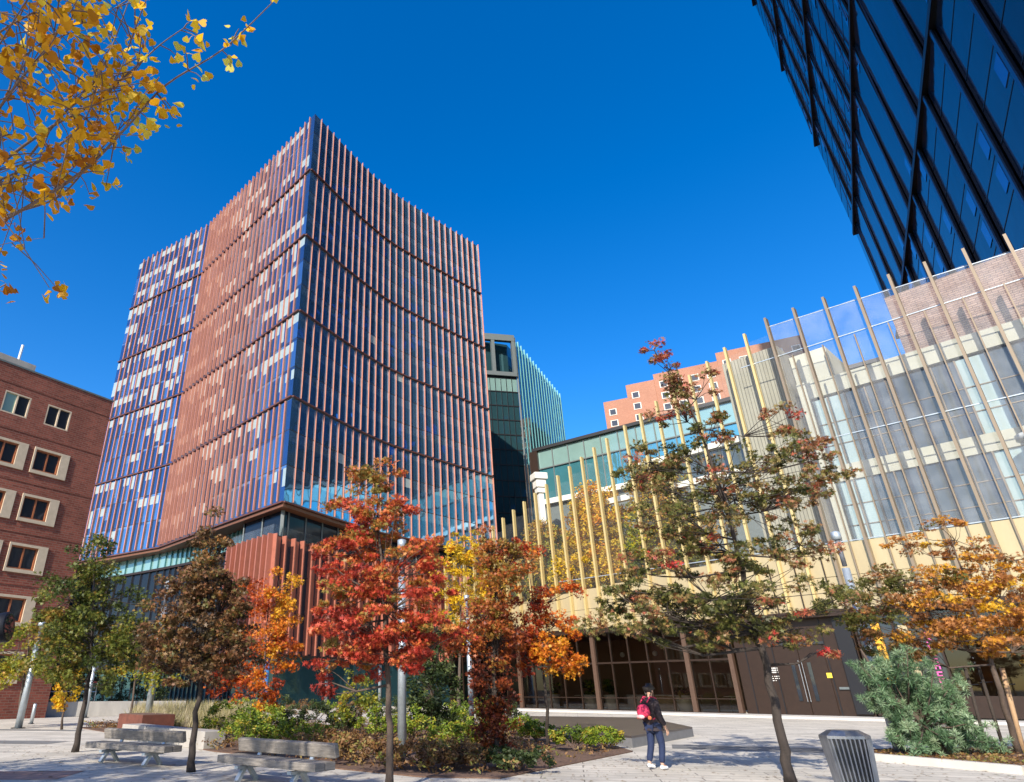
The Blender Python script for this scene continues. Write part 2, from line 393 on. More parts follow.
poly = [TL, TF, TC]+[(p.x, p.y) for p in TRC[1:]]+TB[1:]
pc_ = sum((V2(p) for p in poly), Vector())/len(poly)
MB().prism([pc_+(V2(p)-pc_)*.985 for p in poly], 71.2, 71.8).build('roof', M['dark'], tower)
MB().prism([(p[0], p[1]) for p in poly], 17.95, 18.28).build('soffit', M['soffit'], tower)
mb = MB(); bk = [TRC[-1]]+[V2(p) for p in TB[1:]]+[V2(TL)]
for a, b in zip(bk, bk[1:]): mb.face([(a.x, a.y, 0), (b.x, b.y, 0), (b.x, b.y, 72), (a.x, a.y, 72)])
mb.build('rear_wall', M['tower_glass3'], tower)
# podium
dl = (V2(TF)-V2(TC)).normalized(); nl = Vector((-dl.y, dl.x, 0)); nl = nl if nl.dot(V2(TC)) < 0 else -nl
PC = V2((-12.4, 61.2))
pr = [PC]+[V2(p)+Vector((-.8, .3, 0)) for p in TRC[3:]]
Lp = arc_len(pr); k = 0
def pod_face(p0fn, n, spacing, fins_w, z0=4.6, z1=15.3):
    mb = MB(); fm = []
    for i in range(n+1):
        p, d, nn = p0fn(i*spacing)
        MB().box(p+nn*.28+Vector((0, 0, (z0+z1)/2)), d, (fins_w, .55, z1-z0)).build('podium_fin', M['terra_deep'], tower)
        if i < n:
            q = p0fn((i+1)*spacing)[0]; mb.face([(p.x, p.y, z0), (q.x, q.y, z0), (q.x, q.y, z1), (p.x, p.y, z1)], 0)
            if i % 2 == 0:
                mid = p.lerp(q, .5); mb.box(mid+nn*.06+Vector((0, 0, (z0+z1)/2)), d, (spacing*.5, .1, z1-z0-.3), 1)
            for zz in (8.2, 11.8): mb.beam(p+nn*.05+Vector((0, 0, zz)), q+nn*.05+Vector((0, 0, zz)), .1, .12, 2)
    mb.build('podium_wall', [M['dark_glass'], M['terra_deep'], M['dark']], tower)
def rf(s):
    p, d = along(pr, Lp, s); nn = Vector((d.y, -d.x, 0)); return p, d, nn if nn.dot(-p) > 0 else -nn
def lf(s): return PC+dl*s, dl, nl
pod_face(rf, 24, 1.36, .14); pod_face(lf, 8, 1.02, .20)
# podium roof edge, recessed storey, ground floor
back = Vector((.42, .9, 0))
ppoly = [PC+dl*8.3, PC]+[rf(s)[0] for s in np.linspace(1, 33, 12)]+[V2((6, 104)), V2((-24, 92))]
MB().prism(ppoly, 15.0, 15.25).build('podium_roof', M['terra_dark'], tower)
rec = [p.copy() for p in ppoly]; cen = sum(rec, Vector())/len(rec); rec = [cen+(p-cen)*.93+Vector((0, .2, 0)) for p in rec]
MB().prism(rec, 15.26, 17.94).build('recessed_storey', M['navy2'], tower)
mb = MB()
for i in range(len(rec)-2):
    a, b = rec[i], rec[i+1]; n_ = max(1, int((b-a).length/3))
    for j in range(n_): mb.box(a.lerp(b, j/n_)+Vector((0, 0, 16.6)), (1, 0, 0), (.35 if i == 1 and j == 0 else .12, .35, 2.65))
mb.build('recessed_mullion', M['grey_frame'], tower)
mb = MB()
for a, b in zip(ppoly[:-2], ppoly[1:-1]): mb.beam(a+Vector((0, 0, 15.8)), b+Vector((0, 0, 15.8)), .04, .95)
mb.build('balustrade', M['screen'], tower)
MB().prism([cen+(p-cen)*.90 for p in ppoly], 0, 4.58).build('ground_floor', M['teal_dark'], tower)
MB().prism(ppoly, 4.35, 4.598).build('entrance_soffit', M['dark'], tower)
for s_ in (1.0, 9.5, 18, 26):
    p, d, nn = rf(s_); MB().tube([p-nn*.4, p-nn*.4+Vector((0, 0, 4.35))], .32, 14).build('column', M['blue_col'] if s_ < 2 else M['galv'], tower, True)
# left part of the podium: set-back glazing with a pale green clerestory
A = PC+dl*8.4-nl*2.2; B = V2(TF)-nl*1.2; C_ = V2(TL)+Vector((3, .5, 0)); cv = smooth_curve([A, A.lerp(B, .5)-nl*.8, B, C_], 5)
for nm, z0, z1, mt in (('clerestory', 16.0, 17.94, M['teal_pale']), ('podium_glazing', 4.2, 15.7, M['navy2']), ('ground_glazing', 0, 4.0, M['teal_dark'])):
    mb = MB()
    for a, b in zip(cv, cv[1:]):
        for j in range(2):
            p, q = a.lerp(b, j/2), a.lerp(b, j/2+.5); mb.face([(p.x, p.y, z0), (q.x, q.y, z0), (q.x, q.y, z1), (p.x, p.y, z1)], 0)
            mb.box(p+nl*.08+Vector((0, 0, (z0+z1)/2)), dl, (.10, .22, z1-z0), 1)
    mb.build(nm, [mt, M['dark'] if z0 < 14 else M['teal_fin']], tower)
for zz in (4.1, 9.3, 15.85):
    mb = MB()
    for a, b in zip(cv, cv[1:]): mb.beam(a+nl*.1+Vector((0, 0, zz)), b+nl*.1+Vector((0, 0, zz)), .4, .29 if zz != 9.3 else .5)
    mb.build('floor_edge', M['bronze'], tower)

# ------------------------------------------------------------------ BRICK BUILDING (left)
BD = Vector((.575, .818, 0)).normalized(); BC = Vector((-22.6, 45, 0)); BN = Vector((BD.y, -BD.x, 0))
if BN.dot(-BC) < 0: BN = -BN
brick = thing('brick_building', 'red brick building with dark windows in cream stone surrounds, at the left edge', 'building', (-22.6, 45, 0))
def bq(t, z, off=0): return BC-BD*t+BN*off+Vector((0, 0, z))    # t metres back from the corner towards the camera
# windows: (t centre, z centre, width, height, style)
wins = []
for t0 in (3.78, 6.72, 9.7, 12.7, 15.7, 18.7):
    wins.append((t0-.02, 19.35, 1.75, 1.55, 'plain', t0 == 6.72))
    for z_ in (15.95, 12.65, 9.4, 6.2, 2.9): wins.append((t0, z_, 1.75, 1.45, 'stone', False))
# wall with real openings: grid of quads minus windows
ts = sorted({0, 24.0, *[w_[0]-w_[2]/2 for w_ in wins], *[w_[0]+w_[2]/2 for w_ in wins]}); zs = sorted({0, 22.0, *[w_[1]-w_[3]/2 for w_ in wins], *[w_[1]+w_[3]/2 for w_ in wins]})
mb = MB()
for a, b in zip(ts, ts[1:]):
    for c_, d_ in zip(zs, zs[1:]):
        tm, zm = (a+b)/2, (c_+d_)/2
        if any(abs(tm-w_[0]) < w_[2]/2 and abs(zm-w_[1]) < w_[3]/2 for w_ in wins): continue
        mb.face([bq(a, c_), bq(b, c_), bq(b, d_), bq(a, d_)])
side = -BN*22
mb.face([bq(0, 0), bq(0, 0)+side, bq(0, 22)+side, bq(0, 22)]); mb.face([bq(24, 0), bq(24, 0)+side, bq(24, 22)+side, bq(24, 22)])
for zz in (20.75, 17.6, 14.3, 11.0, 7.75, 4.5): mb.box(bq(12, zz, .015), BD, (24, .04, .10))
mb.build('wall', M['brick'], brick)
rf_ = MB(); rf_.prism([bq(-.06, 0, .06), bq(24, 0, .06), bq(24, 0, .06)+side, bq(-.06, 0, .06)+side], 22.0, 22.12, 0); rfo = rf_.build('roof', M['grey_frame'], brick)
MB().box(bq(11.0, 22.42, -.8), BD, (10, 1.0, .6)).build('parapet', M['concrete'], rfo)
MB().tube([bq(6.9, 22.1, -1.2), bq(6.9, 24.3, -1.2)], .09, 8).build('antenna', M['white_metal'], rfo)
for (t0, zc, wd, ht, stl, lit) in wins:
    dpt = -.22
    wv = MB(); fw = .09; fm_ = M['cream'] if stl == 'plain' else M['orange_frame']
    for dz in (-1, 1): wv.box(bq(t0, zc+dz*(ht/2-fw/2), -.08), BD, (wd, .16, fw))
    for dt in (-1, 0, 1): wv.box(bq(t0+dt*(wd/2-fw/2), zc, -.08), BD, (fw, .155, ht-2*fw-.004))
    fo = wv.build('window', fm_, brick)
    gb = MB()
    for sgn in (-1, 1):
        x0 = t0+sgn*fw/2; x1 = t0+sgn*(wd/2-fw)
        gb.face([bq(x0, zc-ht/2+fw, dpt+.08), bq(x1, zc-ht/2+fw, dpt+.08), bq(x1, zc+ht/2-fw, dpt+.08), bq(x0, zc+ht/2-fw, dpt+.08)], 1 if (lit and sgn > 0) else 0)
    gb.build('pane', [M['dark_glass'], M['teal_pale']], fo)
    if stl == 'stone':
        sb = MB(); sb.box(bq(t0-.25, zc+ht/2+.08, .03), BD, (wd+.74, .14, .16)); sb.box(bq(t0-.25, zc-ht/2-.11, .03), BD, (wd+.74, .14, .22))
        sb.box(bq(t0-wd/2-.31, zc, .028), BD, (.62, .14, ht)); sb.box(bq(t0+wd/2+.06, zc, .028), BD, (.12, .14, ht))
        sb.build('stone_surround', M['cream'], fo)
# black round floodlight at left edge
fl = thing('floodlight', 'round black floodlight on a dark post at the left edge, before the brick building', 'floodlight', (-11.4, 16.5, 0))
p = at(-3, 628, 16.0)
MB().tube([(p.x-.35, p.y, 0), (p.x-.35, p.y, p.z-.3)], .06, 8).build('post', M['black'], fl, True)
hb = MB(); dd = Vector((.98, .15, .12)).normalized(); hb.tube([p-dd*.55, p-dd*.5, p-dd*.1, p+dd*.25, p+dd*.27], [.12, .22, .32, .35, .32], 20); hb.build('lamp_head', M['black'], fl, True)
MB().tube([p+dd*.272, p+dd*.28], [.30, .30], 20).build('lens', M['dark_glass'], fl)

def project0(p):
    d = p.y*CP+(p.z-EYE)*SP; y = -p.y*SP+(p.z-EYE)*CP; return CX+F*p.x/d, CY-F*y/d
# ------------------------------------------------------------------ DARK TOWER (top right)
DD = Vector((.55, .835, 0)).normalized(); DC = Vector((91.3, 100, 0)); DN = Vector((-DD.y, DD.x, 0))
dk = thing('dark_tower', 'very tall dark navy glass tower with staggered panels, at the top right corner', 'office tower', (91.6, 100, 0))
def dq(t, off, z): return DC-DD*t+DN*(off+max(0, z-70)*.031)+Vector((0, 0, z))     # the face leans out as it rises
Zs = [35.6, 59.8, 83.8, 108.2, 132.5, 157, 181.5, 206]; rnd = random.Random(4); nwin = 0
for k, (z0, z1) in enumerate(zip(Zs, Zs[1:])):
    i = 0; t = -(k % 2)*4.5
    while t < 92:
        ta, tb = max(t, 0), min(t+9, 92)
        # panels nearer the street fall outside the frame except on the lower bands
        if True:
            # sawtooth bay: the end nearer the camera steps forward 1.2 m from the face
            oa, ob = .05, .36
            pb = MB()
            for fl_ in range(1, 6):
                zf = z0+.5+(z1-z0-.6)*fl_/6; pb.beam(dq(ta+.1, oa+.01, zf), dq(tb-.5, ob-.01, zf), .06, .10, 1)
            pb.face([dq(ta, oa, z0+.5), dq(tb-.3, ob, z0+.5), dq(tb-.3, ob, z1-.1), dq(ta, oa, z1-.1)], 0)
            pb.face([dq(tb-.3, ob, z0+.5), dq(tb-.3, .1, z0+.5), dq(tb-.3, .1, z1-.1), dq(tb-.3, ob, z1-.1)], 2)
            pb.face([dq(ta, oa, z0+.5), dq(ta, -.3, z0+.5), dq(ta, -.3, z1-.1), dq(ta, oa, z1-.1)], 1)
            pb.face([dq(ta, oa, z1-.1), dq(tb-.3, ob, z1-.1), dq(tb-.3, -.3, z1-.1), dq(ta, -.3, z1-.1)], 1)
            pb.face([dq(ta, oa, z0+.5), dq(tb-.3, ob, z0+.5), dq(tb-.3, -.3, z0+.5), dq(ta, -.3, z0+.5)], 1)
            po = pb.build('facade_panel', [M['navy'] if (i+k) % 3 else M['navy2'], M['black'], M['navy2']], dk)
            eb = MB(); eb.box(dq(tb-.42, ob+.06, (z0+z1)/2+.2), DD, (.55, .12, z1-z0-.6)); eb.build('edge_trim', M['navy_edge'], po)
            slope = Vector(dq(tb-.3, ob, 0)-dq(ta, oa, 0)).normalized(); nn = Vector((slope.y, -slope.x, 0)); nn = nn if nn.dot(DN) > 0 else -nn
            for fl_ in range(6):
                zf = z0+.5+(z1-z0-.6)*fl_/6
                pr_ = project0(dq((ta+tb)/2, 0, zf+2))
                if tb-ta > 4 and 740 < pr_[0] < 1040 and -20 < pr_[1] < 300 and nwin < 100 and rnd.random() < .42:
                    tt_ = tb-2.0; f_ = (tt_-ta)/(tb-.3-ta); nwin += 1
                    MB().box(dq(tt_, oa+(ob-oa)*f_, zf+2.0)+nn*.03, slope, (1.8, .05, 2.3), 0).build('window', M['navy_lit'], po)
        t += 9; i += 1
mb = MB()
for za, zb in ((0, 70), (70, 206.5)):
    c4 = [(-.2, -.35), (93, -.35), (93, -40), (-.2, -40)]
    for i in range(4):
        (t0, o0), (t1, o1) = c4[i], c4[(i+1) % 4]; mb.face([dq(t0, o0, za), dq(t1, o1, za), dq(t1, o1, zb), dq(t0, o0, zb)])
mb.face([dq(t_, o_, 206.5) for t_, o_ in c4]); mb.build('core_wall', M['black'], dk)
mb = MB()
for zz in Zs: mb.box(dq(46, .15, zz+.1), DD, (91.6, .9, .6))
mb.build('joint_band', M['black'], dk)

# ------------------------------------------------------------------ MIDDLE TEAL TOWER
tt = thing('teal_tower', 'dark teal glass tower with vertical fins, right behind the terracotta tower', 'office tower', (26.65, 130, 0))
A0, A1, A2 = V2((15, 128.2)), V2((26.65, 130)), V2((45.6, 163)); H0 = 77.2
d1, d2 = (A1-A0).normalized(), (A2-A1).normalized(); n1, n2 = Vector((d1.y, -d1.x, 0)), Vector((-d2.y, d2.x, 0)); n2 = n2 if n2.dot(-A1) > 0 else -n2
MB().prism([A0-n1*1.2, A1-n1*1.2-n2*1.2+Vector((0, .5, 0)), A2-n2*1.2, A2+Vector((-30, 20, 0)), A0+Vector((-5, 30, 0))], 0, H0-.5).build('core_wall', M['teal_dark'], tt)
Ls = (A1-A0).length
for f in range(20):
    z0 = f*3.5; z1 = z0+3.5
    if z1 > 66.9: break
    mb = MB(); n_ = 9
    for i in range(n_):
        p, q = A0.lerp(A1, i/n_), A0.lerp(A1, (i+1)/n_)
        mb.face([(p.x, p.y, z0), (q.x, q.y, z0), (q.x, q.y, z1-.25), (p.x, p.y, z1-.25)], 1 if z1 > 66 else 0)
        mb.box(p+n1*.08+Vector((0, 0, z0+1.75)), d1, (.12, .18, 3.5), 2)
    mb.beam(A0+n1*.06+Vector((0, 0, z1-.13)), A1+n1*.06+Vector((0, 0, z1-.13)), .14, .24, 2); mb.build('window_band', [M['teal_dark'], M['teal_pale'], M['black']], tt)
fb = MB(); fb.beam(A0+n1*.2+Vector((0, 0, 67.2)), A1+n1*.2+Vector((0, 0, 67.2)), 1.0, 1.0); fb.beam(A0+n1*.2+Vector((0, 0, H0-.4)), A1+n1*.2+Vector((0, 0, H0-.4)), 1.0, 1.6)
for tq in (.02, .55, .97): fb.box(A0.lerp(A1, tq)+n1*.2+Vector((0, 0, 72)), d1, (.8, .9, 9))
fb.build('crown_frame', M['grey_frame'], tt)
L2 = (A2-A1).length; n_ = 17
for i in range(n_):
    p, q = A1.lerp(A2, i/n_), A1.lerp(A2, (i+1)/n_); mb = MB()
    for f in range(22): mb.face([(p.x, p.y, f*3.5), (q.x, q.y, f*3.5), (q.x, q.y, f*3.5+3.4), (p.x, p.y, f*3.5+3.4)], (i*7+f*3) % 5 < 2)
    mb.build('glass_strip', [M['teal_glass'], M['teal_dark']], tt)
    MB().box(p+n2*.3+Vector((0, 0, H0/2)), d2, (.16, .34, H0)).build('fin', M['teal_fin'] if p.z or i else M['grey_frame'], tt)

# ------------------------------------------------------------------ LOW TEAL BUILDING
lt = thing('low_glass_building', 'low building with a band of teal glass and dark roof, behind the fin wall', 'building', (22.8, 100, 0))
B0, B1 = V2((22.8, 99.8)), V2((58.5, 67.8)); db = (B1-B0).normalized(); nb = Vector((db.y, -db.x, 0)); nb = nb if nb.dot(-B0) > 0 else -nb
Lb = (B1-B0).length; nn_ = 17
for zz0, zz1, mt in ((34.6, 37.7, 'teal_pale'), (29.2, 34.4, 'teal_glass')):
    for i in range(nn_):
        p, q = B0.lerp(B1, i/nn_), B0.lerp(B1, (i+1)/nn_)
        w_ = MB(); w_.face([(p.x, p.y, zz0), (q.x, q.y, zz0), (q.x, q.y, zz1), (p.x, p.y, zz1)]); po = w_.build('window', M[mt], lt)
        MB().box(p+nb*.06+Vector((0, 0, (zz0+zz1)/2)), db, (.16, .2, zz1-zz0)).build('frame', M['grey_frame'], po)
MB().prism([B0-nb*.1, B1-nb*.1, B1-nb*20, B0-nb*20], 0, 37.6).build('core_wall', M['grey_frame'], lt)
MB().beam(B0+nb*.1-db*.6+Vector((0, 0, 37.95)), B1+nb*.1+Vector((0, 0, 37.95)), .8, .5).build('roof', M['dark'], lt)
MB().beam(B0+nb*.1+Vector((0, 0, 34.5)), B1+nb*.1+Vector((0, 0, 34.5)), .3, .18).build('transom', M['grey_frame'], lt)
MB().box(B0-db*.5+Vector((0, 0, 18.9)), db, (1.4, .9, 37.6)).build('end_wall', M['bronze'], lt)
MB().beam(B0+nb*.5+Vector((0, 0, 28.7)), B1+nb*.5+Vector((0, 0, 28.7)), 1.2, .8).build('cornice', M['white_stone'], lt)
w_ = MB(); w_.box((B0+B1)/2+nb*.2+Vector((0, 0, 14)), db, (Lb, .3, 28.3)); w_.build('lower_wall', M['grey_frame'], lt)
cl = thing('stone_pillar', 'white classical stone pillar with a moulded capital, left of the low teal building', 'pillar', (19.5, 90, 0))
p = V2((at(540, 490, 90).x, 90)); zt = at(540, 474, 90).z
for a, b, r_, nm in ((0, zt-3.0, .50, 'shaft'), (zt-3.0, zt-2.2, .75, 'neck'), (zt-2.2, zt-1.0, .95, 'capital'), (zt-.99, zt, 1.25, 'cap')):
    MB().box(p+Vector((0, 0, (a+b)/2)), (1, .2, 0), (r_*1.6, r_*1.6, b-a-.003)).build(nm, M['white_stone'], cl, bevel=.08)

# ------------------------------------------------------------------ PINK BRICK BUILDING
pk = thing('pink_brick_building', 'pink brick apartment block with stepped roofline, far behind the oak tree', 'building', (56, 160, 0))
K0 = V2((56.37, 160)); dk_ = Vector((.875, -.485, 0)).normalized(); nk = Vector((dk_.y, -dk_.x, 0)); nk = nk if nk.dot(-K0) > 0 else -nk
hs_ = [(0, 6.6, 74.0, 0), (6.6, 14, 77.6, .3), (14, 30, 79.3, 0), (30, 50, 81.5, .3)]
wl = MB()
for a, b, h_, o_ in hs_: wl.prism([K0+dk_*a+nk*o_, K0+dk_*b+nk*o_, K0+dk_*b-nk*18, K0+dk_*a-nk*18], 0, h_)
wl.build('wall', M['pinkbrick'], pk)
for a, b, h_, o_ in hs_:
    for tcn in np.arange(a+2.2, b-1.5, 3.9):
        for r_ in range(4):
            p = K0+dk_*tcn+nk*(o_+.03)+Vector((0, 0, h_-3.4-r_*3.3))
            wf = MB().box(p, dk_, (2.0, .12, 1.9)).build('window', M['white_stone'], pk)
            MB().box(p+nk*.05, dk_, (1.5, .12, 1.5)).build('pane', M['dark_glass'], wf)

# ------------------------------------------------------------------ GLASS HALL WITH FINS
hall = thing('glass_hall', 'glass fronted hall behind tall leaning rows of champagne metal fins, on the right', 'hall', (28.9, 42.6, 0))
def ztop(s): return float(np.interp(s, [-.5, 5, 20, 23, 32.7, 36.2, 40, 62], [13.9, 16.3, 22.1, 23.1, 26.9, 28.0, 27.9, 26.9]))
S = [-.5+1.43*k for k in range(16)]+[22.9+1.64*k for k in range(6)]+[32.7, 34.4, 36.2]+[36.2+2.03*k for k in range(1, 13)]
SB = 9.9
def sp(s): return min(10.45, 8.6+s*.06)
for s in S:
    left = s < 36
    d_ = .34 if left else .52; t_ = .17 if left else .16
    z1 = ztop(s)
    MB().box(wp(s, d_/2+.02, (6.25+z1)/2), WE, (t_, d_, z1-6.25)).build('fin', M['fin'] if left else M['fin_brown_shade'], hall)
for a, b in zip(S, S[1:]):
    left = a < 36
    top = ztop((a+b)/2)-1.0 if left else 27.4-(a-36)*.075
    w_ = MB(); w_.face([wp(a, 0, sp(a)), wp(b, 0, sp(a)), wp(b, 0, top), wp(a, 0, top)]); w_.build('glass_pane', M['screen'] if left else M['screen_b'], hall)
    cpn = MB()
    for q_ in range(2): cpn.box(wp((a+b)/2, -.05-.012*((len(hall.children)+q_) % 3), 6.3+(sp(a)-6.3)*(q_+.5)/2), WE, ((b-a)-.03, .1, (sp(a)-6.3)/2-.03))
    cpn.build('cladding_panel', M['panel'], hall)
    if a >= 36:
        m_ = (a+b)/2; MB().box(wp(m_, .10, (6.3+24.4)/2), WE, (.07, .18, 24.4-6.3)).build('mullion', M['fin_brown_shade'], hall)
    elif a > 30: MB().box(wp((a+b)/2, .08, 8), WE, (.05, .12, 3.3)).build('mullion', M['bronze'], hall)
for za, zb, s0 in ((24.8, 24.1, 33.5), (17.55, 17.2, 36.2), (10.5, 10.5, 14)):
    MB().beam(wp(s0, .05, za), wp(60, .05, zb), .05, .06).build('rail', M['galv'], hall)
MB().beam(wp(36.2, .0, 27.4), wp(60, 0, 25.6), .05, .05).build('rail', M['galv'], hall)
MB().beam(wp(-.6, .02, 6.28), wp(60, .02, 6.28), .5, .14).build('lower_beam', M['bronze'], hall)
# soffit and ceiling of ground floor, roof deck
MB().prism([wp(-.6, .3), wp(60, .3), wp(60, -9), wp(-.6, -9)], 5.95, 6.2).build('ceiling', M['bronze'], hall)
MB().prism([wp(-.6, -.15), wp(35.5, -.15), wp(35.5, -9), wp(-.6, -9)], 8.2, 8.55).build('roof_deck', M['concrete'], hall)
MB().prism([wp(-.6, -8.6), wp(60, -8.6), wp(60, -9), wp(-.6, -9)], .12, 8.5).build('back_wall', M['plaster'], hall)
MB().box(wp(-.5, -4.3, 4.3), WN, (8.6, .2, 8.3)).build('end_wall', M['bronze'], hall)
# partition wall: brown behind the glass near the door
# ground-floor glazing
GS = [8.4+1.62*k for k in range(13)]
for i, (a, b) in enumerate(zip(GS, GS[1:])):
    for z0, z1 in ((.16, 1.0), (1.06, 3.55), (3.68, 5.95)):
        w_ = MB(); w_.face([wp(a, -.4, z0), wp(b, -.4, z0), wp(b, -.4, z1), wp(a, -.4, z1)]); w_.build('window', M['shop_glass'], hall)
    col = i % 5 == 0
    MB().box(wp(a, -.36, 3.05), WE, (.34 if col else .08, .4 if col else .14, 5.8)).build('column' if col else 'mullion', M['col_brown'] if col else M['bronze'], hall)
MB().box(wp(GS[-1], -.36, 3.05), WE, (.3, .4, 5.8)).build('column', M['col_brown'], hall)
for zz, hh in ((3.615, .13), (1.03, .06), (.14, .06)): MB().beam(wp(8.4, -.35, zz), wp(27.8, -.35, zz), .12, hh).build('transom', M['bronze'], hall)
for a in np.arange(-.4, 8.4, 1.43):
    w_ = MB(); w_.face([wp(a, -.4, .16), wp(a+1.43, -.4, .16), wp(a+1.43, -.4, 5.95), wp(a, -.4, 5.95)]); w_.build('window', M['shop_glass'], hall)
    MB().box(wp(a, -.36, 3.05), WE, (.08, .14, 5.8)).build('mullion', M['bronze'], hall)
# brown metal entrance portal
po = MB(); po.box(wp(32.0, -.55, 3.2), WE, (7.6, .3, 6.2), 0)
po.build('portal_wall', M['bronze'], hall)
MB().box(wp(35.3, -.30, 3.1), WE, (.9, .3, 5.7)).build('dark_reveal', M['black'], hall)
MB().beam(wp(30.7, -.34, 4.42), wp(34.0, -.34, 4.42), .14, .16).build('door_head', M['steel_dark'], hall)
for s_ in (28.9, 30.7, 34.0): MB().box(wp(s_, -.385, 3.1), WE, (.06, .04, 5.9)).build('panel_joint', M['black'], hall)
for sg, sc in ((-1, 31.55), (1, 33.1)):
    dr = MB().box(wp(sc, -.36, 2.2), WE, (1.5, .08, 4.2)).build('door', M['orange_frame'] if 0 else M['bronze'], hall)
    MB().box(wp(sc+sg*.28*-1, -.30, 2.1), WE, (.22, .05, 2.3)).build('door_glass', M['dark_glass'], dr)
    MB().tube([wp(sc-sg*.68, -.22, .9), wp(sc-sg*.68, -.22, 3.4)], .03, 8).build('handle', M['steel'], dr)
for k in range(6):
    tx = MB(); wd = [.9, .75, .9, .7, .85, .5][k]; x0 = 30.0; q_ = 0; cr_ = random.Random(k)
    while q_ < wd:
        cw = .05+.06*cr_.random(); tx.box(wp(x0+q_+cw/2, -.385, 2.95-k*.13-(.12 if k > 2 else 0)), WE, (cw, .02, .07 if k < 3 else .045)); q_ += cw+(.03 if cr_.random() < .8 else .09)
    tx.build('text_line', M['white_paint'], hall)
MB().box(wp(33.85, -.30, 2.45), WE, (.3, .03, .3)).build('notice', M['yellow_paint'], hall)
MB().box(wp(34.5, -.30, 1.7), WE, (.55, .03, .14)).build('notice', M['grey_frame'], hall)
# dark glazing right of the door with amber strip and pink lettered banner
for k in range(12):
    a = 36.0+2.03*k
    w_ = MB(); w_.face([wp(a, -.5, .16), wp(a+2.03, -.5, .16), wp(a+2.03, -.5, 5.95), wp(a, -.5, 5.95)]); w_.build('window', M['shop_glass'] if k > 1 else M['dark_glass'], hall)
    MB().box(wp(a, -.42, 3.05), WE, (.1, .2, 5.8)).build('mullion', M['bronze'], hall)
for s_, z0, z1, mt in ((37.1, 2.0, 5.4, 'amber'), (38.5, 1.9, 5.2, 'panel')): MB().box(wp(s_, -.40, (z0+z1)/2), WE, (.45, .05, z1-z0)).build('door_strip', M[mt], hall)
pkb = MB()
for k in range(9):
    z_ = 4.6-k*.36; s_ = 39.6
    pkb.box(wp(s_, -.33, z_+.10), WE, (.26, .04, .07)); pkb.box(wp(s_-.1, -.33, z_), WE, (.07, .04, .2))
    if k % 2: pkb.box(wp(s_+.1, -.33, z_), WE, (.07, .04, .2))
    else: pkb.box(wp(s_, -.33, z_-.08), WE, (.22, .04, .06))
pkb.build('lettering', M['pink_paint'], hall)
MB().box(wp(46, -.2, .75), WE, (20, .3, 1.1)).build('base_wall', M['bronze'], hall)
# inner building seen through the upper glass
IO = -2.6
def ib(s0, s1, z0, z1, m_, name, off=IO, dp=.3): MB().box(wp((s0+s1)/2, off-dp/2, (z0+z1)/2), WE, (s1-s0, dp, z1-z0)).build(name, m_, hall)
def fx(z): return z
MB().prism([wp(36.3, IO-.4), wp(60, IO-.4), wp(60, -8.6), wp(36.3, -8.6)], 6.2, 22.6).build('inner_core', M['inner_glass'], hall)
ib(36.2, 60, 21.7, 23.0, M['inner_cream'], 'fascia'); ib(36.2, 60, 15.1, 16.25, M['inner_cream'], 'fascia'); ib(36.2, 60, 6.25, 10.6, M['panel'], 'fascia', IO-.2)
ib(36.2, 36.8, 10.6, 23.1, M['inner_cream'], 'corner_pier', IO+.1)
sx = 36.8
for k, wd in enumerate((2.2, 3.9, 2.6, 1.6, 3.8, 2.6, 1.6, 3.6, 1.2)):
    for z0, z1 in ((10.6, 15.1), (16.25, 21.5)):
        mt = M['inner_pale'] if k % 3 == 0 else M['inner_glass']
        w_ = MB().box(wp(sx+wd/2, IO-.22, (z0+z1)/2), WE, (wd-.1, .1, z1-z0-.004), 0)
        n_ = max(1, round(wd/1.25))
        for j in range(n_): w_.box(wp(sx+wd*j/n_, IO-.1, (z0+z1)/2), WE, (.09, .2, z1-z0-.006), 1)
        for fz in (.62, .3): w_.beam(wp(sx+.05, IO-.16, z0+(z1-z0)*fz), wp(sx+wd-.05, IO-.16, z0+(z1-z0)*fz), .1, .06, 1)
        w_.build('inner_window', [mt, M['fin_brown_shade']], hall)
    sx += wd
# brown block at right added for stone reflected in the glass, ribbed wall and cream box at left of the inner building
MB().prism([wp(43.2, -3.2), wp(61, -3.2), wp(61, -8.4), wp(43.2, -8.4)], 22.65, 27.9).build('reflected_stone_block', M['stone_reflection'], hall)
MB().prism([wp(31.6, -1.5), wp(35.9, -1.5), wp(35.9, -8), wp(31.6, -8)], 8.6, 26.4).build('ribbed_wall', M['ribbed'], hall)
MB().prism([wp(36.0, -3.5), wp(38.6, -3.5), wp(38.6, -8), wp(36.0, -8)], 23.12, 25.9).build('cream_penthouse', M['inner_cream'], hall)
for z_, s0, s1 in ((20.2, 22, 31.5), (17.6, 18, 31.5)): MB().box(wp((s0+s1)/2, -3, z_), WE, (s1-s0, .5, .5)).build('white_ledge', M['white_stone'], hall)
w_ = MB(); w_.box(wp(27, -3.2, 18.9), WE, (9, .1, 2.1)); w_.build('clerestory', M['inner_glass'], hall)
# oval lamp inside upper glass at right
lampo = MB(); c_ = wp(47.6, -1.3, 15.2); lampo.tube([c_+Vector((0, 0, -.22)), c_+Vector((0, 0, -.2)), c_+Vector((0, 0, .1)), c_+Vector((0, 0, .22))], [.6, .8, .8, .55], 20); lampo.build('ceiling_lamp', M['white_metal'], hall, True)

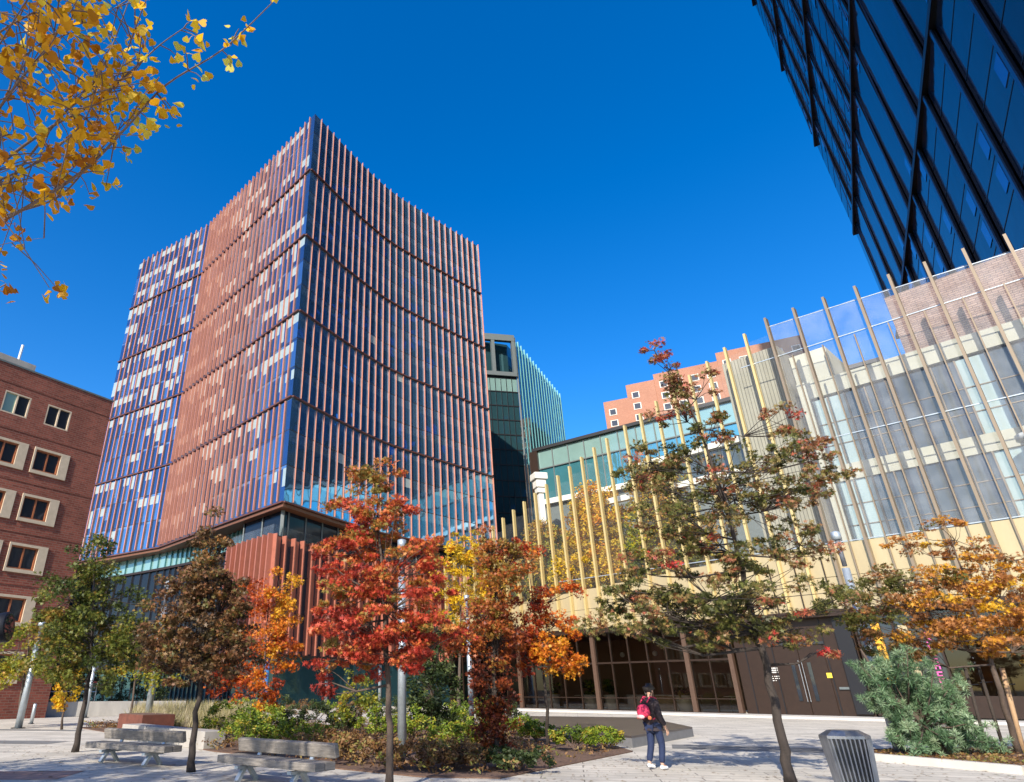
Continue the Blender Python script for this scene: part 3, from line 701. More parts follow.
# white planters with plants inside
def leafset(clumps, n_per, rad, size, shape, rnd, flat=0, hue_c=None, spread=.25, droop=0.0):
    """numpy leaf cloud; clumps: array (k,3); hue_c per clump; returns verts, faces, hue"""
    k = len(clumps); c = np.repeat(np.array(clumps, float), n_per, axis=0); N_ = len(c)
    rr = rnd.normal(size=(N_, 3)); rr /= np.linalg.norm(rr, axis=1)[:, None]; rr *= (rnd.random(N_)**.45)[:, None]
    R_ = np.repeat(np.array(rad, float).reshape(k, -1) if hasattr(rad, '__len__') else np.full((k, 1), rad), n_per, axis=0)
    c = c+rr*R_*np.array([1, 1, .72 if not flat else flat])
    a = rnd.normal(size=(N_, 3)); a[:, 2] = a[:, 2]*.6-droop; a /= np.linalg.norm(a, axis=1)[:, None]
    b = rnd.normal(size=(N_, 3)); b -= (b*a).sum(1)[:, None]*a; b /= np.linalg.norm(b, axis=1)[:, None]
    n = np.cross(a, b); sz = size*(.65+.7*rnd.random(N_))
    sh = np.array(shape, float); m = len(sh)
    v = c[:, None, :]+(a[:, None, :]*sh[None, :, 0:1]+b[:, None, :]*sh[None, :, 1:2]+n[:, None, :]*sh[None, :, 2:3])*sz[:, None, None]
    h = np.repeat(np.array(hue_c if hue_c is not None else rnd.random(k)), n_per)+rnd.normal(size=N_)*spread*.5
    return v.reshape(-1, 3), m, N_, np.clip(h, 0, 1)
MAPLE = [(-.5, 0, 0), (-.2, .07, .03), (-.28, .34, .10), (-.02, .10, .03), (.12, .42, .12), (.2, .08, .03), (.62, 0, -.08), (.2, -.08, .03), (.12, -.42, .12), (-.02, -.10, .03), (-.28, -.34, .10), (-.2, -.07, .03)]
MAPLE_WIDE = [(-.5, 0, 0), (-.22, .16, .05), (-.25, .42, .1), (.05, .24, .05), (.18, .45, .12), (.22, .14, .03), (.62, 0, -.08), (.22, -.14, .03), (.18, -.45, .12), (.05, -.24, .05), (-.25, -.42, .1), (-.22, -.16, .05)]
LEAF = [(-.5, 0, 0), (-.1, .24, .07), (.25, .17, .05), (.6, 0, -.06), (.25, -.17, .05), (-.1, -.24, .07)]
GINKGO = [(-.45, 0, 0), (.05, .42, .10), (.30, .40, .12), (.42, .18, .05), (.33, .02, .0), (.44, -.16, .03), (.30, -.40, .12), (.05, -.42, .10)]
NEEDLE = [(-.5, 0, 0), (-.1, .045, 0), (.5, .0, .02), (-.1, -.045, 0)]
BLADE = [(-.5, .02, 0), (.1, .03, .02), (.6, 0, .1), (.1, -.03, .02), (-.5, -.02, 0)]
def leaf_mesh(name, parts, m, parent=None, off=(0, 0, 0)):
    V = np.concatenate([p[0] for p in parts])-np.array(off); h = np.concatenate([p[3] for p in parts])
    sizes = np.concatenate([np.full(p[2], p[1]) for p in parts]); me = bpy.data.meshes.new(name)
    me.vertices.add(len(V)); me.vertices.foreach_set('co', V.ravel()); me.loops.add(int(sizes.sum())); me.loops.foreach_set('vertex_index', np.arange(len(V)))
    me.polygons.add(len(sizes)); me.polygons.foreach_set('loop_start', np.concatenate([[0], np.cumsum(sizes)[:-1]])); me.polygons.foreach_set('loop_total', sizes)
    at_ = me.attributes.new('hue', 'FLOAT', 'FACE'); at_.data.foreach_set('value', h.astype(np.float32))
    me.update(); me.materials.append(m); o = bpy.data.objects.new(name, me); COL.objects.link(o)
    if parent: o.parent = parent
    return o

L_ = {}
L_['green'] = leaf_mat('green_oak_leaves', [(0, (0.030, 0.051, 0.010)), (.4, (0.072, 0.093, 0.015)), (.75, (0.145, 0.162, 0.021)), (1, (0.255, 0.145, 0.025))], trans=0.25)
L_['yellowgreen'] = leaf_mat('yellow_green_leaves', [(0, (.07, .11, .015)), (.45, (.20, .23, .025)), (.8, (.42, .36, .03)), (1, (.5, .24, .02))])
L_['brown'] = leaf_mat('russet_brown_leaves', [(0, (0.043, 0.036, 0.013)), (.35, (0.137, 0.079, 0.032)), (.65, (0.216, 0.094, 0.043)), (.85, (0.115, 0.115, 0.029)), (1, (0.324, 0.144, 0.043))], trans=0.22)
L_['orange'] = leaf_mat('orange_leaves', [(0, (0.304, 0.038, 0.014)), (.35, (0.522, 0.095, 0.014)), (.65, (0.665, 0.209, 0.019)), (1, (0.712, 0.399, 0.028))], trans=0.3)
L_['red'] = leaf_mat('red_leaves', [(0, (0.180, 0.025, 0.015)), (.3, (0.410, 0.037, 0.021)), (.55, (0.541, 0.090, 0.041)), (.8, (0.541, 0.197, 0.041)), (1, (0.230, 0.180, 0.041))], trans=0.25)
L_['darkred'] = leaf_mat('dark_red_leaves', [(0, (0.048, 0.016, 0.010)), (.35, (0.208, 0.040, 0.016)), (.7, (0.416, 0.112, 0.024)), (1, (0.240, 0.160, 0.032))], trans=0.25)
L_['oakmix'] = leaf_mat('oak_leaves_turning', [(0, (0.041, 0.045, 0.011)), (.3, (0.123, 0.131, 0.029)), (.5, (0.230, 0.172, 0.057)), (.7, (0.295, 0.123, 0.057)), (.9, (0.361, 0.090, 0.049)), (1, (0.451, 0.041, 0.033))], trans=0.22)
L_['copper'] = leaf_mat('copper_orange_leaves', [(0, (0.102, 0.102, 0.021)), (.25, (0.272, 0.119, 0.043)), (.55, (0.442, 0.187, 0.060)), (.8, (0.578, 0.255, 0.025)), (1, (0.663, 0.383, 0.025))], trans=0.3)
L_['gold'] = leaf_mat('golden_leaves', [(0, (.30, .22, .02)), (.4, (.62, .42, .02)), (.75, (.78, .50, .02)), (1, (.75, .27, .02))])
L_['ginkgo'] = leaf_mat('ginkgo_leaves', [(0, (.42, .15, .008)), (.3, (.74, .36, .01)), (.6, (.84, .50, .015)), (.85, (.84, .58, .03)), (1, (.66, .62, .10))], trans=.45)
L_['shrub'] = leaf_mat('shrub_leaves', [(0, (.035, .06, .015)), (.5, (.13, .20, .025)), (.8, (.28, .36, .03)), (1, (.45, .34, .05))])
L_['darkshrub'] = leaf_mat('dark_evergreen_leaves', [(0, (.015, .028, .01)), (.6, (.05, .075, .022)), (1, (.12, .15, .05))])
L_['pine'] = leaf_mat('blue_green_needles', [(0, (.03, .07, .03)), (.5, (.13, .23, .11)), (1, (.34, .43, .26))], trans=.15)
L_['dry'] = leaf_mat('dry_ground_leaves', [(0, (.10, .055, .03)), (.5, (.26, .13, .05)), (.8, (.34, .22, .08)), (1, (.20, .22, .05))])
L_['grass'] = leaf_mat('straw_grass', [(0, (.18, .20, .05)), (.4, (.40, .34, .16)), (1, (.60, .52, .36))])

for k, (s_, label) in enumerate(((14.9, 'large white pot with tall leafy plant inside the glazing, leftmost of the hall pots'), (16.9, 'white pot with small drooping plant inside the glazing, right beside the tall potted plant'), (23.2, 'white pot with cleft front inside the glazing, behind the walking person'), (11.0, 'white pot half hidden by foliage at the left end of the hall glazing'))):
    c_ = wp(s_, -1.5, .12); pt = thing('potted_plant', label, 'potted plant', c_, 'white pots inside the hall glazing'); r_ = .55
    MB().tube([c_, c_+Vector((0, 0, .05)), c_+Vector((0, 0, .5)), c_+Vector((0, 0, 1.1)), c_+Vector((0, 0, 1.12)), c_+Vector((0, 0, 1.0))], [.3, .42, .56, .62, .56, .5], 20).build('pot', M['planter'], pt, True)
    rg = np.random.default_rng(k); tall = 1.1 if k != 2 else .35
    cl = [np.array(c_)+[rg.normal()*.2, rg.normal()*.2, 1.1+rg.random()*tall] for _ in range(14)]
    leaf_mesh('foliage', [leafset(cl, 9, .28, .42, LEAF, rg)], L_['shrub'], pt, c_)

# lobby furniture behind the glazing: a long counter, bar tables and hanging globe lamps
c_ = wp(19.5, -5.2, .12); ct = thing('reception_counter', 'long pale counter inside the glass hall, behind the white pots', 'counter', c_)
MB().box(c_+Vector((0, 0, .52)), WE, (6.0, .7, 1.04)).build('front_panel', M['stake'], ct); MB().box(c_+Vector((0, 0, 1.08)), WE, (6.3, .9, .07)).build('counter_top', M['white_stone'], ct)
for k, (s_, o_, lb) in enumerate(((12.6, -3.2, 'round bar table inside the hall, leftmost'), (21.6, -3.0, 'round bar table inside the hall, behind the cleft white pot'), (26.0, -3.0, 'round bar table inside the hall, nearest the brown doors'))):
    c_ = wp(s_, o_, .12); ct = thing('bar_table', lb, 'table', c_, 'round bar tables in the hall')
    MB().tube([c_+Vector((0, 0, 1.02)), c_+Vector((0, 0, 1.06))], .45, 18).build('table_top', M['white_stone'], ct)
    MB().tube([c_, c_+Vector((0, 0, .03)), c_+Vector((0, 0, .04)), c_+Vector((0, 0, 1.02))], [.28, .28, .04, .04], 12).build('stem', M['steel_dark'], ct)
for k in range(6):
    c_ = wp(10.5+k*3.1, -4.4, 0); ct = thing('pendant_lamp', f'globe pendant lamp hanging in the hall, {["first", "second", "third", "fourth", "fifth", "sixth"][k]} from the left', 'pendant lamp', c_+Vector((0, 0, 5.95)), 'globe pendant lamps in the hall')
    MB().tube([c_+Vector((0, 0, 4.6)), c_+Vector((0, 0, 5.95))], .015, 5).build('cord', M['dark'], ct)
    MB().tube([c_+Vector((0, 0, 4.2+.42*(1-math.cos(math.pi*q/8))/2)) for q in range(9)], [max(.02, .21*math.sin(math.pi*q/8)) for q in range(9)], 14).build('globe', M['white_metal'], ct, True)
# ------------------------------------------------------------------ TREES
def px(u, v, Y): return at(u, v, Y)
def tree(name, label, cat, base, trunk, blobs, lm, nclump=70, nleaf=60, clump_r=.30, size=.13, r0=.09, seed=1, hue=(.5, .3), hue_grad=None, shape=MAPLE, bark='bark', group=None, fill=.25, limbs=True, flat=0):
    """trunk: world points from the base up; blobs: (centre, rx, rz, weight[, hue shift]) ellipsoids of foliage"""
    rg = np.random.default_rng(seed); base = Vector(base); t = thing(name, label, cat, base, group)
    tr = MB(); n = len(trunk); tot = trunk[-1].z-base.z
    fine = []
    for i in range(n-1):
        for q in range(4):
            p = trunk[i].lerp(trunk[i+1], q/4); fine.append(p+Vector((rg.normal(), rg.normal(), 0))*r0*.18*(1 if i+q else 0))
    fine.append(trunk[-1]); K = len(fine)
    rad = [r0*(1.25 if i == 0 else 1)*(1-.88*(i/(K-1))**1.1) for i in range(K)]
    tr.tube(fine, rad, 9)
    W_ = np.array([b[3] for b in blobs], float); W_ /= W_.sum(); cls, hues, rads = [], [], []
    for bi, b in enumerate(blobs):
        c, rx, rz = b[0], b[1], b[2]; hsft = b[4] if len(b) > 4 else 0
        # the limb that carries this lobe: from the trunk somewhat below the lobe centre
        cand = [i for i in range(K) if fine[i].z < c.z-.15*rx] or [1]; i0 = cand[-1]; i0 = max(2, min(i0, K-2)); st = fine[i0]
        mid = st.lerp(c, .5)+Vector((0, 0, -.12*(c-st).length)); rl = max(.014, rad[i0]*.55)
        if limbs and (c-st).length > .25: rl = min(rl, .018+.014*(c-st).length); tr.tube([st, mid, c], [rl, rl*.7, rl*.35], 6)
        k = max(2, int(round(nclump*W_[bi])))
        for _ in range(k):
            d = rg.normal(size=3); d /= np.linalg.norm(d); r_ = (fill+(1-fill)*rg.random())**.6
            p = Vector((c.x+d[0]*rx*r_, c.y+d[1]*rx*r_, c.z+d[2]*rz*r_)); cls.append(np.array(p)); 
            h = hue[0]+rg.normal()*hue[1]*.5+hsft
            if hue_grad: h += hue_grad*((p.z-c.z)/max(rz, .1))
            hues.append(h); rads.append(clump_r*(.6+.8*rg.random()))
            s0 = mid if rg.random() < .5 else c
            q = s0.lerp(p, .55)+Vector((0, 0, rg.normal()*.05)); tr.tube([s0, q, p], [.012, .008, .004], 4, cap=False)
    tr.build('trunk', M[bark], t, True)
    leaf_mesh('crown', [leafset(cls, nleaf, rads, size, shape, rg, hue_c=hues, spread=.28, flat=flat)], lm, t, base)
    return t
def bl(u, v, Y, ru, rv, w=None, hs=0):
    c = at(u, v, Y); d = Y*CP+(c.z-EYE)*SP; s_ = d/F*1.12
    return (c, ru*s_, rv*s_*.93, w if w else ru*rv, hs)
def g2(u, v): return gp(u, v)

# T1 green tree at left
Y = 20.5
tree('oak_tree', 'green leaved young tree with a slim trunk beside the left timber bench', 'tree', g2(75, 752), [g2(75, 752), at(82, 715, Y), at(90, 670, Y), at(95, 600, Y), at(94, 545, Y)],
     [bl(92, 560, Y, 22, 26), bl(70, 600, Y, 34, 26), bl(112, 600, Y+.3, 32, 28), bl(92, 640, Y, 48, 30), bl(60, 652, Y-.3, 34, 26, None, .15), bl(128, 640, Y+.2, 26, 26, None, .1), bl(88, 680, Y, 36, 16), bl(55, 622, Y, 26, 14, 500, .3)],
     L_['green'], 190, 80, .32, .115, .09, 11, (.52, .4), bark='bark_dark')
Y = 33
tree('yellow_tree', 'low yellow-green tree behind the leaning lamp post at the left edge', 'tree', at(14, 716, Y)*1, [V2(at(20, 716, Y)), at(22, 690, Y), at(28, 650, Y), at(30, 620, Y)],
     [bl(18, 650, Y, 30, 26), bl(46, 640, Y, 24, 22), bl(8, 675, Y, 22, 14), bl(40, 672, Y, 26, 14)], L_['yellowgreen'], 60, 60, .42, .17, .08, 12, (.5, .35))
# yellow-green tree behind (centre-left)
Y = 31
tree('maple_tree', 'yellow-green young tree between the grasses and the brick-red planter box', 'tree', V2(at(132, 705, Y)), [V2(at(132, 705, Y)), at(134, 690, Y), at(138, 650, Y), at(140, 625, Y)],
     [bl(140, 660, Y, 26, 24), bl(158, 675, Y, 24, 14, None, -.1), bl(122, 640, Y, 20, 22, None, -.1)], L_['yellowgreen'], 45, 55, .38, .15, .06, 13, (.5, .35))
Y = 32
tree('amber_shrub', 'amber and yellow bushy young tree by the low wall, under the green tree', 'tree', V2(at(66, 708, Y)), [V2(at(66, 708, Y)), at(66, 690, Y), at(67, 675, Y)],
     [bl(66, 688, Y, 14, 20)], L_['gold'], 22, 50, .3, .14, .05, 14, (.5, .5))
# T2 brown tree
Y = 15.9
tree('brown_oak', 'russet brown young oak left of centre, standing before the concrete seat wall', 'tree', g2(191, 772), [g2(191, 772), at(194, 735, Y), at(199, 690, Y), at(205, 620, Y), at(211, 530, Y)],
     [bl(212, 538, Y, 17, 30, None, .05), bl(208, 575, Y, 28, 22), bl(178, 600, Y, 26, 22, None, .1), bl(232, 600, Y+.2, 28, 28), bl(200, 625, Y, 44, 26), bl(165, 640, Y-.3, 30, 22), bl(228, 645, Y, 36, 24), bl(190, 668, Y, 44, 18), bl(160, 660, Y+.4, 20, 18, None, .15)],
     L_['brown'], 190, 85, .25, .105, .085, 21, (.5, .5), flat=.55, bark='bark_dark')
# orange tree behind T2
Y = 24
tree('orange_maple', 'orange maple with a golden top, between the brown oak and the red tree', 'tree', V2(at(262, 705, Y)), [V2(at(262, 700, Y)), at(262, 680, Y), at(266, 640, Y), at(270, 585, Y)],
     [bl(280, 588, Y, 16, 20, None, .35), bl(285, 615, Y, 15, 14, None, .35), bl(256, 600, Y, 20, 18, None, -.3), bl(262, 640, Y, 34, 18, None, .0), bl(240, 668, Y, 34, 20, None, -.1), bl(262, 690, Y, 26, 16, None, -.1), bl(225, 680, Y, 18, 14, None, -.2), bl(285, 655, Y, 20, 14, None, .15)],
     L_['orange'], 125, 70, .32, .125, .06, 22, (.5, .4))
# T3 red tree
Y = 13.1
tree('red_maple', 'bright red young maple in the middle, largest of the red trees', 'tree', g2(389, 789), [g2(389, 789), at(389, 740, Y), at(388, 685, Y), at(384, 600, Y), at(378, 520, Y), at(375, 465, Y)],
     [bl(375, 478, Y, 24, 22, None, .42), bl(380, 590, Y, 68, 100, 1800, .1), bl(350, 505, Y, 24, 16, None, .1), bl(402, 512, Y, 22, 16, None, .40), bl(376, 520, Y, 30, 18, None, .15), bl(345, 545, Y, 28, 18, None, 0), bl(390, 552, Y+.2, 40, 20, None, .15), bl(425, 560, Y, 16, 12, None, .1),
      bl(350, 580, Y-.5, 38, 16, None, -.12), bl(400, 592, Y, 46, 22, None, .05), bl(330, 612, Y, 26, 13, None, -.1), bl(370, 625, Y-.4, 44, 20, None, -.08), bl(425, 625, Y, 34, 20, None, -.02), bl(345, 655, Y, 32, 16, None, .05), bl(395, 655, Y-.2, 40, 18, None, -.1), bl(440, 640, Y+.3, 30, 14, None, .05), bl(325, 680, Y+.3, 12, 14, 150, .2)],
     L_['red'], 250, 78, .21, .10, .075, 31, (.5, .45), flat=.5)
# T4a dark red columnar, T4b orange
Y = 19.6
tree('columnar_maple', 'narrow dark red tree leafy down to the ground, in front of the fin wall', 'tree', g2(497, 757), [g2(497, 757), at(496, 700, Y), at(492, 620, Y), at(489, 540, Y)],
     [bl(489, 550, Y, 15, 22, None, .35), bl(500, 590, Y, 20, 22, None, .3), bl(482, 620, Y, 22, 20, None, .2), bl(498, 640, Y, 26, 26, None, .1), bl(492, 690, Y, 23, 28, None, -.1), bl(496, 730, Y, 20, 26, None, -.2), bl(515, 560, Y, 14, 18, None, .5), bl(462, 640, Y, 16, 14, None, .1)],
     L_['darkred'], 170, 75, .28, .11, .07, 32, (.45, .4), bark='bark_dark')
Y = 21.3
tree('flame_orange_maple', 'flame orange young maple with a bare lower trunk, right of the narrow dark tree', 'tree', g2(548, 749), [g2(548, 749), at(547, 710, Y), at(543, 670, Y), at(535, 620, Y), at(527, 560, Y)],
     [bl(525, 556, Y, 16, 18, None, -.25), bl(528, 600, Y, 22, 13, None, -.2), bl(562, 592, Y, 15, 9, None, .1), bl(520, 628, Y, 26, 16, None, -.2), bl(556, 625, Y, 22, 14, None, .0), bl(552, 652, Y, 26, 18, None, .25), bl(568, 664, Y, 14, 14, None, .3), bl(525, 655, Y, 18, 14, None, -.15)],
     L_['orange'], 105, 70, .25, .115, .06, 33, (.35, .3), bark='bark_dark')
# T5 oak at right
Y = 14.1
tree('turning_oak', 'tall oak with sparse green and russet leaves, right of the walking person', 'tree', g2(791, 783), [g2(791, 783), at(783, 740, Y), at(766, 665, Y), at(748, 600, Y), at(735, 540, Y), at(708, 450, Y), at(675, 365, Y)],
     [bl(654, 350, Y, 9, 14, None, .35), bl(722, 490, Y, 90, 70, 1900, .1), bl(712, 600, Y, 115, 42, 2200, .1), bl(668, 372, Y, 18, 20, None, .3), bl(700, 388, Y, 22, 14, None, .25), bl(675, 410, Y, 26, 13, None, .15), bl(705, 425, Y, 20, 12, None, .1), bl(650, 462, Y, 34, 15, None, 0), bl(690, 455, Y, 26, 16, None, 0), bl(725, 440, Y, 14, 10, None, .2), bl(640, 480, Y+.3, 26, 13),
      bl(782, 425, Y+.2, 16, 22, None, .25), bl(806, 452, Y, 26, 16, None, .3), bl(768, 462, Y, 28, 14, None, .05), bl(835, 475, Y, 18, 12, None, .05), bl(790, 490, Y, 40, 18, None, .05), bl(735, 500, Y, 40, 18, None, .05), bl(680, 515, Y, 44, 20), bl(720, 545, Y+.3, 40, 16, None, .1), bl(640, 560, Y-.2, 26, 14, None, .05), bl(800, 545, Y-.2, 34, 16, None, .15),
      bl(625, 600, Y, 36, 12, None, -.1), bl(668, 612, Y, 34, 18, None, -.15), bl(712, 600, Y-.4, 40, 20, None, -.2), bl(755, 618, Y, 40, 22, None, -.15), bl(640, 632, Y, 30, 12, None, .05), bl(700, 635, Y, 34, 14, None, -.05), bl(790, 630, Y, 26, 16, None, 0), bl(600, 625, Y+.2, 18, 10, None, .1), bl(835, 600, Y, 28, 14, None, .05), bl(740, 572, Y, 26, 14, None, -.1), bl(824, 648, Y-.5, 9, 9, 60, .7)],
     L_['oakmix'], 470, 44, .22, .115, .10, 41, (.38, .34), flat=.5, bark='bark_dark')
# T6 copper tree at right
Y = 18.5
tree('copper_tree', 'spreading copper orange tree above the pine, at the right edge', 'tree', V2(at(1012, 735, 19)), [V2(at(1012, 735, 19)), at(1000, 690, Y), at(985, 640, Y), at(965, 580, Y), at(950, 535, Y)],
     [bl(860, 595, Y, 34, 13, None, -.55), bl(880, 620, Y, 36, 18, None, -.5), bl(905, 580, Y, 36, 16, None, -.35), bl(930, 610, Y, 36, 24, None, 0), bl(960, 580, Y, 40, 22, None, .15), bl(1000, 600, Y, 36, 26, None, .3), bl(990, 635, Y, 44, 22, None, .3), bl(945, 640, Y, 36, 18, None, .15), bl(1030, 640, Y, 26, 24, None, .3), bl(955, 540, Y, 34, 20, 420, .1), bl(1015, 560, Y, 22, 20, 380, .2), bl(905, 545, Y, 18, 12, 120, .0), bl(900, 648, Y, 28, 12, None, -.2), bl(1060, 600, Y, 30, 30, None, .3)],
     L_['copper'], 280, 65, .27, .115, .08, 51, (.45, .45), flat=.5)
# trees added behind the fins for reflected foliage; golden tree beyond the wall's end
for k, (s_, o_, h0, ru, lab) in enumerate(((4.0, -3.2, 14.2, 2.9, 'golden tree standing in for reflected foliage behind the fins, leftmost of the row'), (10, -3.4, 16.8, 3.4, 'yellow-green tree standing in for reflected foliage behind the fins, second of the row from the left'), (16, -3.4, 19.4, 3.8, 'yellow tree standing in for reflected foliage behind the fins, third of the row from the left'), (22.5, -3.6, 20.6, 3.9, 'yellow-green tree standing in for reflected foliage behind the fins, rightmost of the row'))):
    b = wp(s_, o_, 8.55); tp = b+Vector((0, 0, h0-9.5)); hh = h0-8.55
    tree('reflection_tree', lab, 'tree', b, [b, b.lerp(tp, .5), tp], [(b+Vector((0, 0, hh*.35)), ru, hh*.35, 3, 0), (b+Vector((.6, -.5, hh*.72)), ru*.75, hh*.27, 1.8, .1), (b+Vector((-1.5, 1, hh*.3)), ru*.8, hh*.28, 1.2, -.1), (b+Vector((1.5, -1.5, hh*.3)), ru*.8, hh*.28, 1.2, .1), (b+Vector((0, 0, hh*.9)), ru*.45, hh*.14, .6, .1)],
         L_['gold'] if k % 2 == 0 else L_['yellowgreen'], 520, 70, .75, .26, .12, 60+k, (.5 if k % 2 == 0 else .8, .4), group='trees behind the fins standing in for reflected foliage', shape=LEAF)
Y = 60
tree('golden_tree', 'golden yellow tree beyond the left end of the fin wall', 'tree', V2(at(458, 700, Y)), [V2(at(458, 700, Y)), at(460, 640, Y), at(462, 570, Y)],
     [bl(466, 552, Y, 22, 24), bl(450, 585, Y, 18, 26), bl(476, 590, Y, 18, 22), bl(455, 622, Y, 16, 20, None, -.2)], L_['gold'], 90, 50, .6, .28, .16, 71, (.5, .5), shape=LEAF)
# small trees of the middle distance
Y = 26
tree('yellow_sapling', 'thin yellow-green sapling behind the bed shrubs, under the red maple', 'tree', V2(at(358, 735, Y)), [V2(at(358, 735, Y)), at(357, 710, Y), at(356, 672, Y)],
     [bl(358, 690, Y, 20, 18), bl(352, 712, Y, 16, 14, None, -.2), bl(372, 705, Y, 12, 12)], L_['yellowgreen'], 40, 36, .26, .12, .04, 72, (.5, .45))
Y = 27
tree('evergreen_tree', 'dark evergreen bushy tree behind the middle lamp post', 'tree', V2(at(432, 735, Y)), [V2(at(432, 735, Y)), at(432, 700, Y), at(432, 650, Y)],
     [bl(432, 690, Y, 25, 34), bl(438, 655, Y, 17, 28, None, .3), bl(425, 715, Y, 20, 16), bl(436, 625, Y, 12, 20, None, .5)], L_['darkshrub'], 110, 55, .33, .13, .07, 73, (.4, .5), shape=LEAF)
# trees outside the frame whose shade falls on the plaza at bottom left
for k, (x_, y_, h_, lab) in enumerate(((-11.6, 9.0, 7.5, 'russet plaza tree outside the left edge, nearest the brick building'), (-9.4, 6.6, 7.6, 'russet plaza tree outside the left edge, beside the ginkgo'), (-9.2, .3, 11.5, 'tall russet plaza tree behind the ginkgo'), (-6.6, -2.2, 11.8, 'tall russet plaza tree farthest behind the ginkgo'), (-12.5, 3.4, 11.0, 'tall russet plaza tree left of the ginkgo'), (2.2, .3, 9.8, 'tall russet plaza tree outside the top edge, whose shade falls on the paving'))):
    b = Vector((x_, y_, 0)); tree('plaza_tree', lab, 'tree', b, [b, b+Vector((0, 0, 3)), b+Vector((0, 0, h_))], [(b+Vector((0, 0, h_-2.4)), 2.3, 2.3, 3), (b+Vector((1.3, .3, h_-3.7)), 1.7, 1.1, 1), (b+Vector((-1.2, -.4, h_-3.5)), 1.6, 1.1, 1)],
         L_['brown'], 120, 46, .34, .15, .12, 80+k, (.5, .4), group='trees around the plaza')

# T7 pine
def pine():
    rg = np.random.default_rng(5); b = g2(948, 760); b.z = .1; Yc = b.y
    t = thing('pine_tree', 'low bushy blue-green pine in the kerbed bed at right', 'pine tree', b)
    tr = MB(); tops = []; tr.tube([b, b+Vector((-.35, 0, .7)), b+Vector((-1.0, .1, 1.6)), b+Vector((-1.4, 0, 2.5))], [.10, .09, .06, .02], 8)
    tips = [(860, 665), (880, 655), (905, 650), (930, 662), (955, 675), (900, 680), (875, 690), (925, 690), (955, 700), (985, 735), (1000, 745), (965, 715), (935, 712), (905, 708), (885, 715), (870, 702), (910, 728), (938, 735), (962, 745), (925, 750), (895, 738), (975, 722), (945, 755), (915, 742), (890, 665), (915, 672), (942, 690), (868, 678)]
    cl, hu, parts = [], [], []
    for i, (u, v) in enumerate(tips*3):
        Yt = Yc+rg.normal()*.45; p = at(u+rg.normal()*5, v+rg.normal()*4, Yt); p.z = max(p.z, .3)
        s0 = b+Vector((-.35, 0, .6))+Vector((-.7, 0, 1.2))*rg.random()*(1 if p.x < b.x-.6 else .15)
        m_ = s0.lerp(p, .5)+Vector((0, 0, -.08)); tr.tube([s0, m_, p], [.03, .018, .008], 5)
        for q in range(11):
            f_ = .55+.45*q/10; c = m_.lerp(p, f_*2-1) if f_ > .5 else s0.lerp(m_, f_*2)
            c = c+Vector(rg.normal(size=3))*.08; cl.append(np.array(c)); hu.append(.2+.5*(q/10)+rg.normal()*.15)
    # needle tufts: blades radiating from tuft centres
    n_per = 46; c = np.repeat(np.array(cl), n_per, axis=0); N_ = len(c); a = rg.normal(size=(N_, 3)); a[:, 2] += .35; a /= np.linalg.norm(a, axis=1)[:, None]
    bb = np.cross(a, rg.normal(size=(N_, 3))); bb /= np.linalg.norm(bb, axis=1)[:, None]; ln = .11+.07*rg.random(N_)
    v = np.stack([c+bb*.004, c+a*ln[:, None]*.5+bb*.007, c+a*ln[:, None], c+a*ln[:, None]*.5-bb*.007], axis=1)
    h = np.clip(np.repeat(np.array(hu), n_per)+rg.normal(size=N_)*.12, 0, 1)
    tr.build('trunk', M['bark'], t, True); leaf_mesh('crown', [(v.reshape(-1, 3), 4, N_, h)], L_['pine'], t, b)
pine()

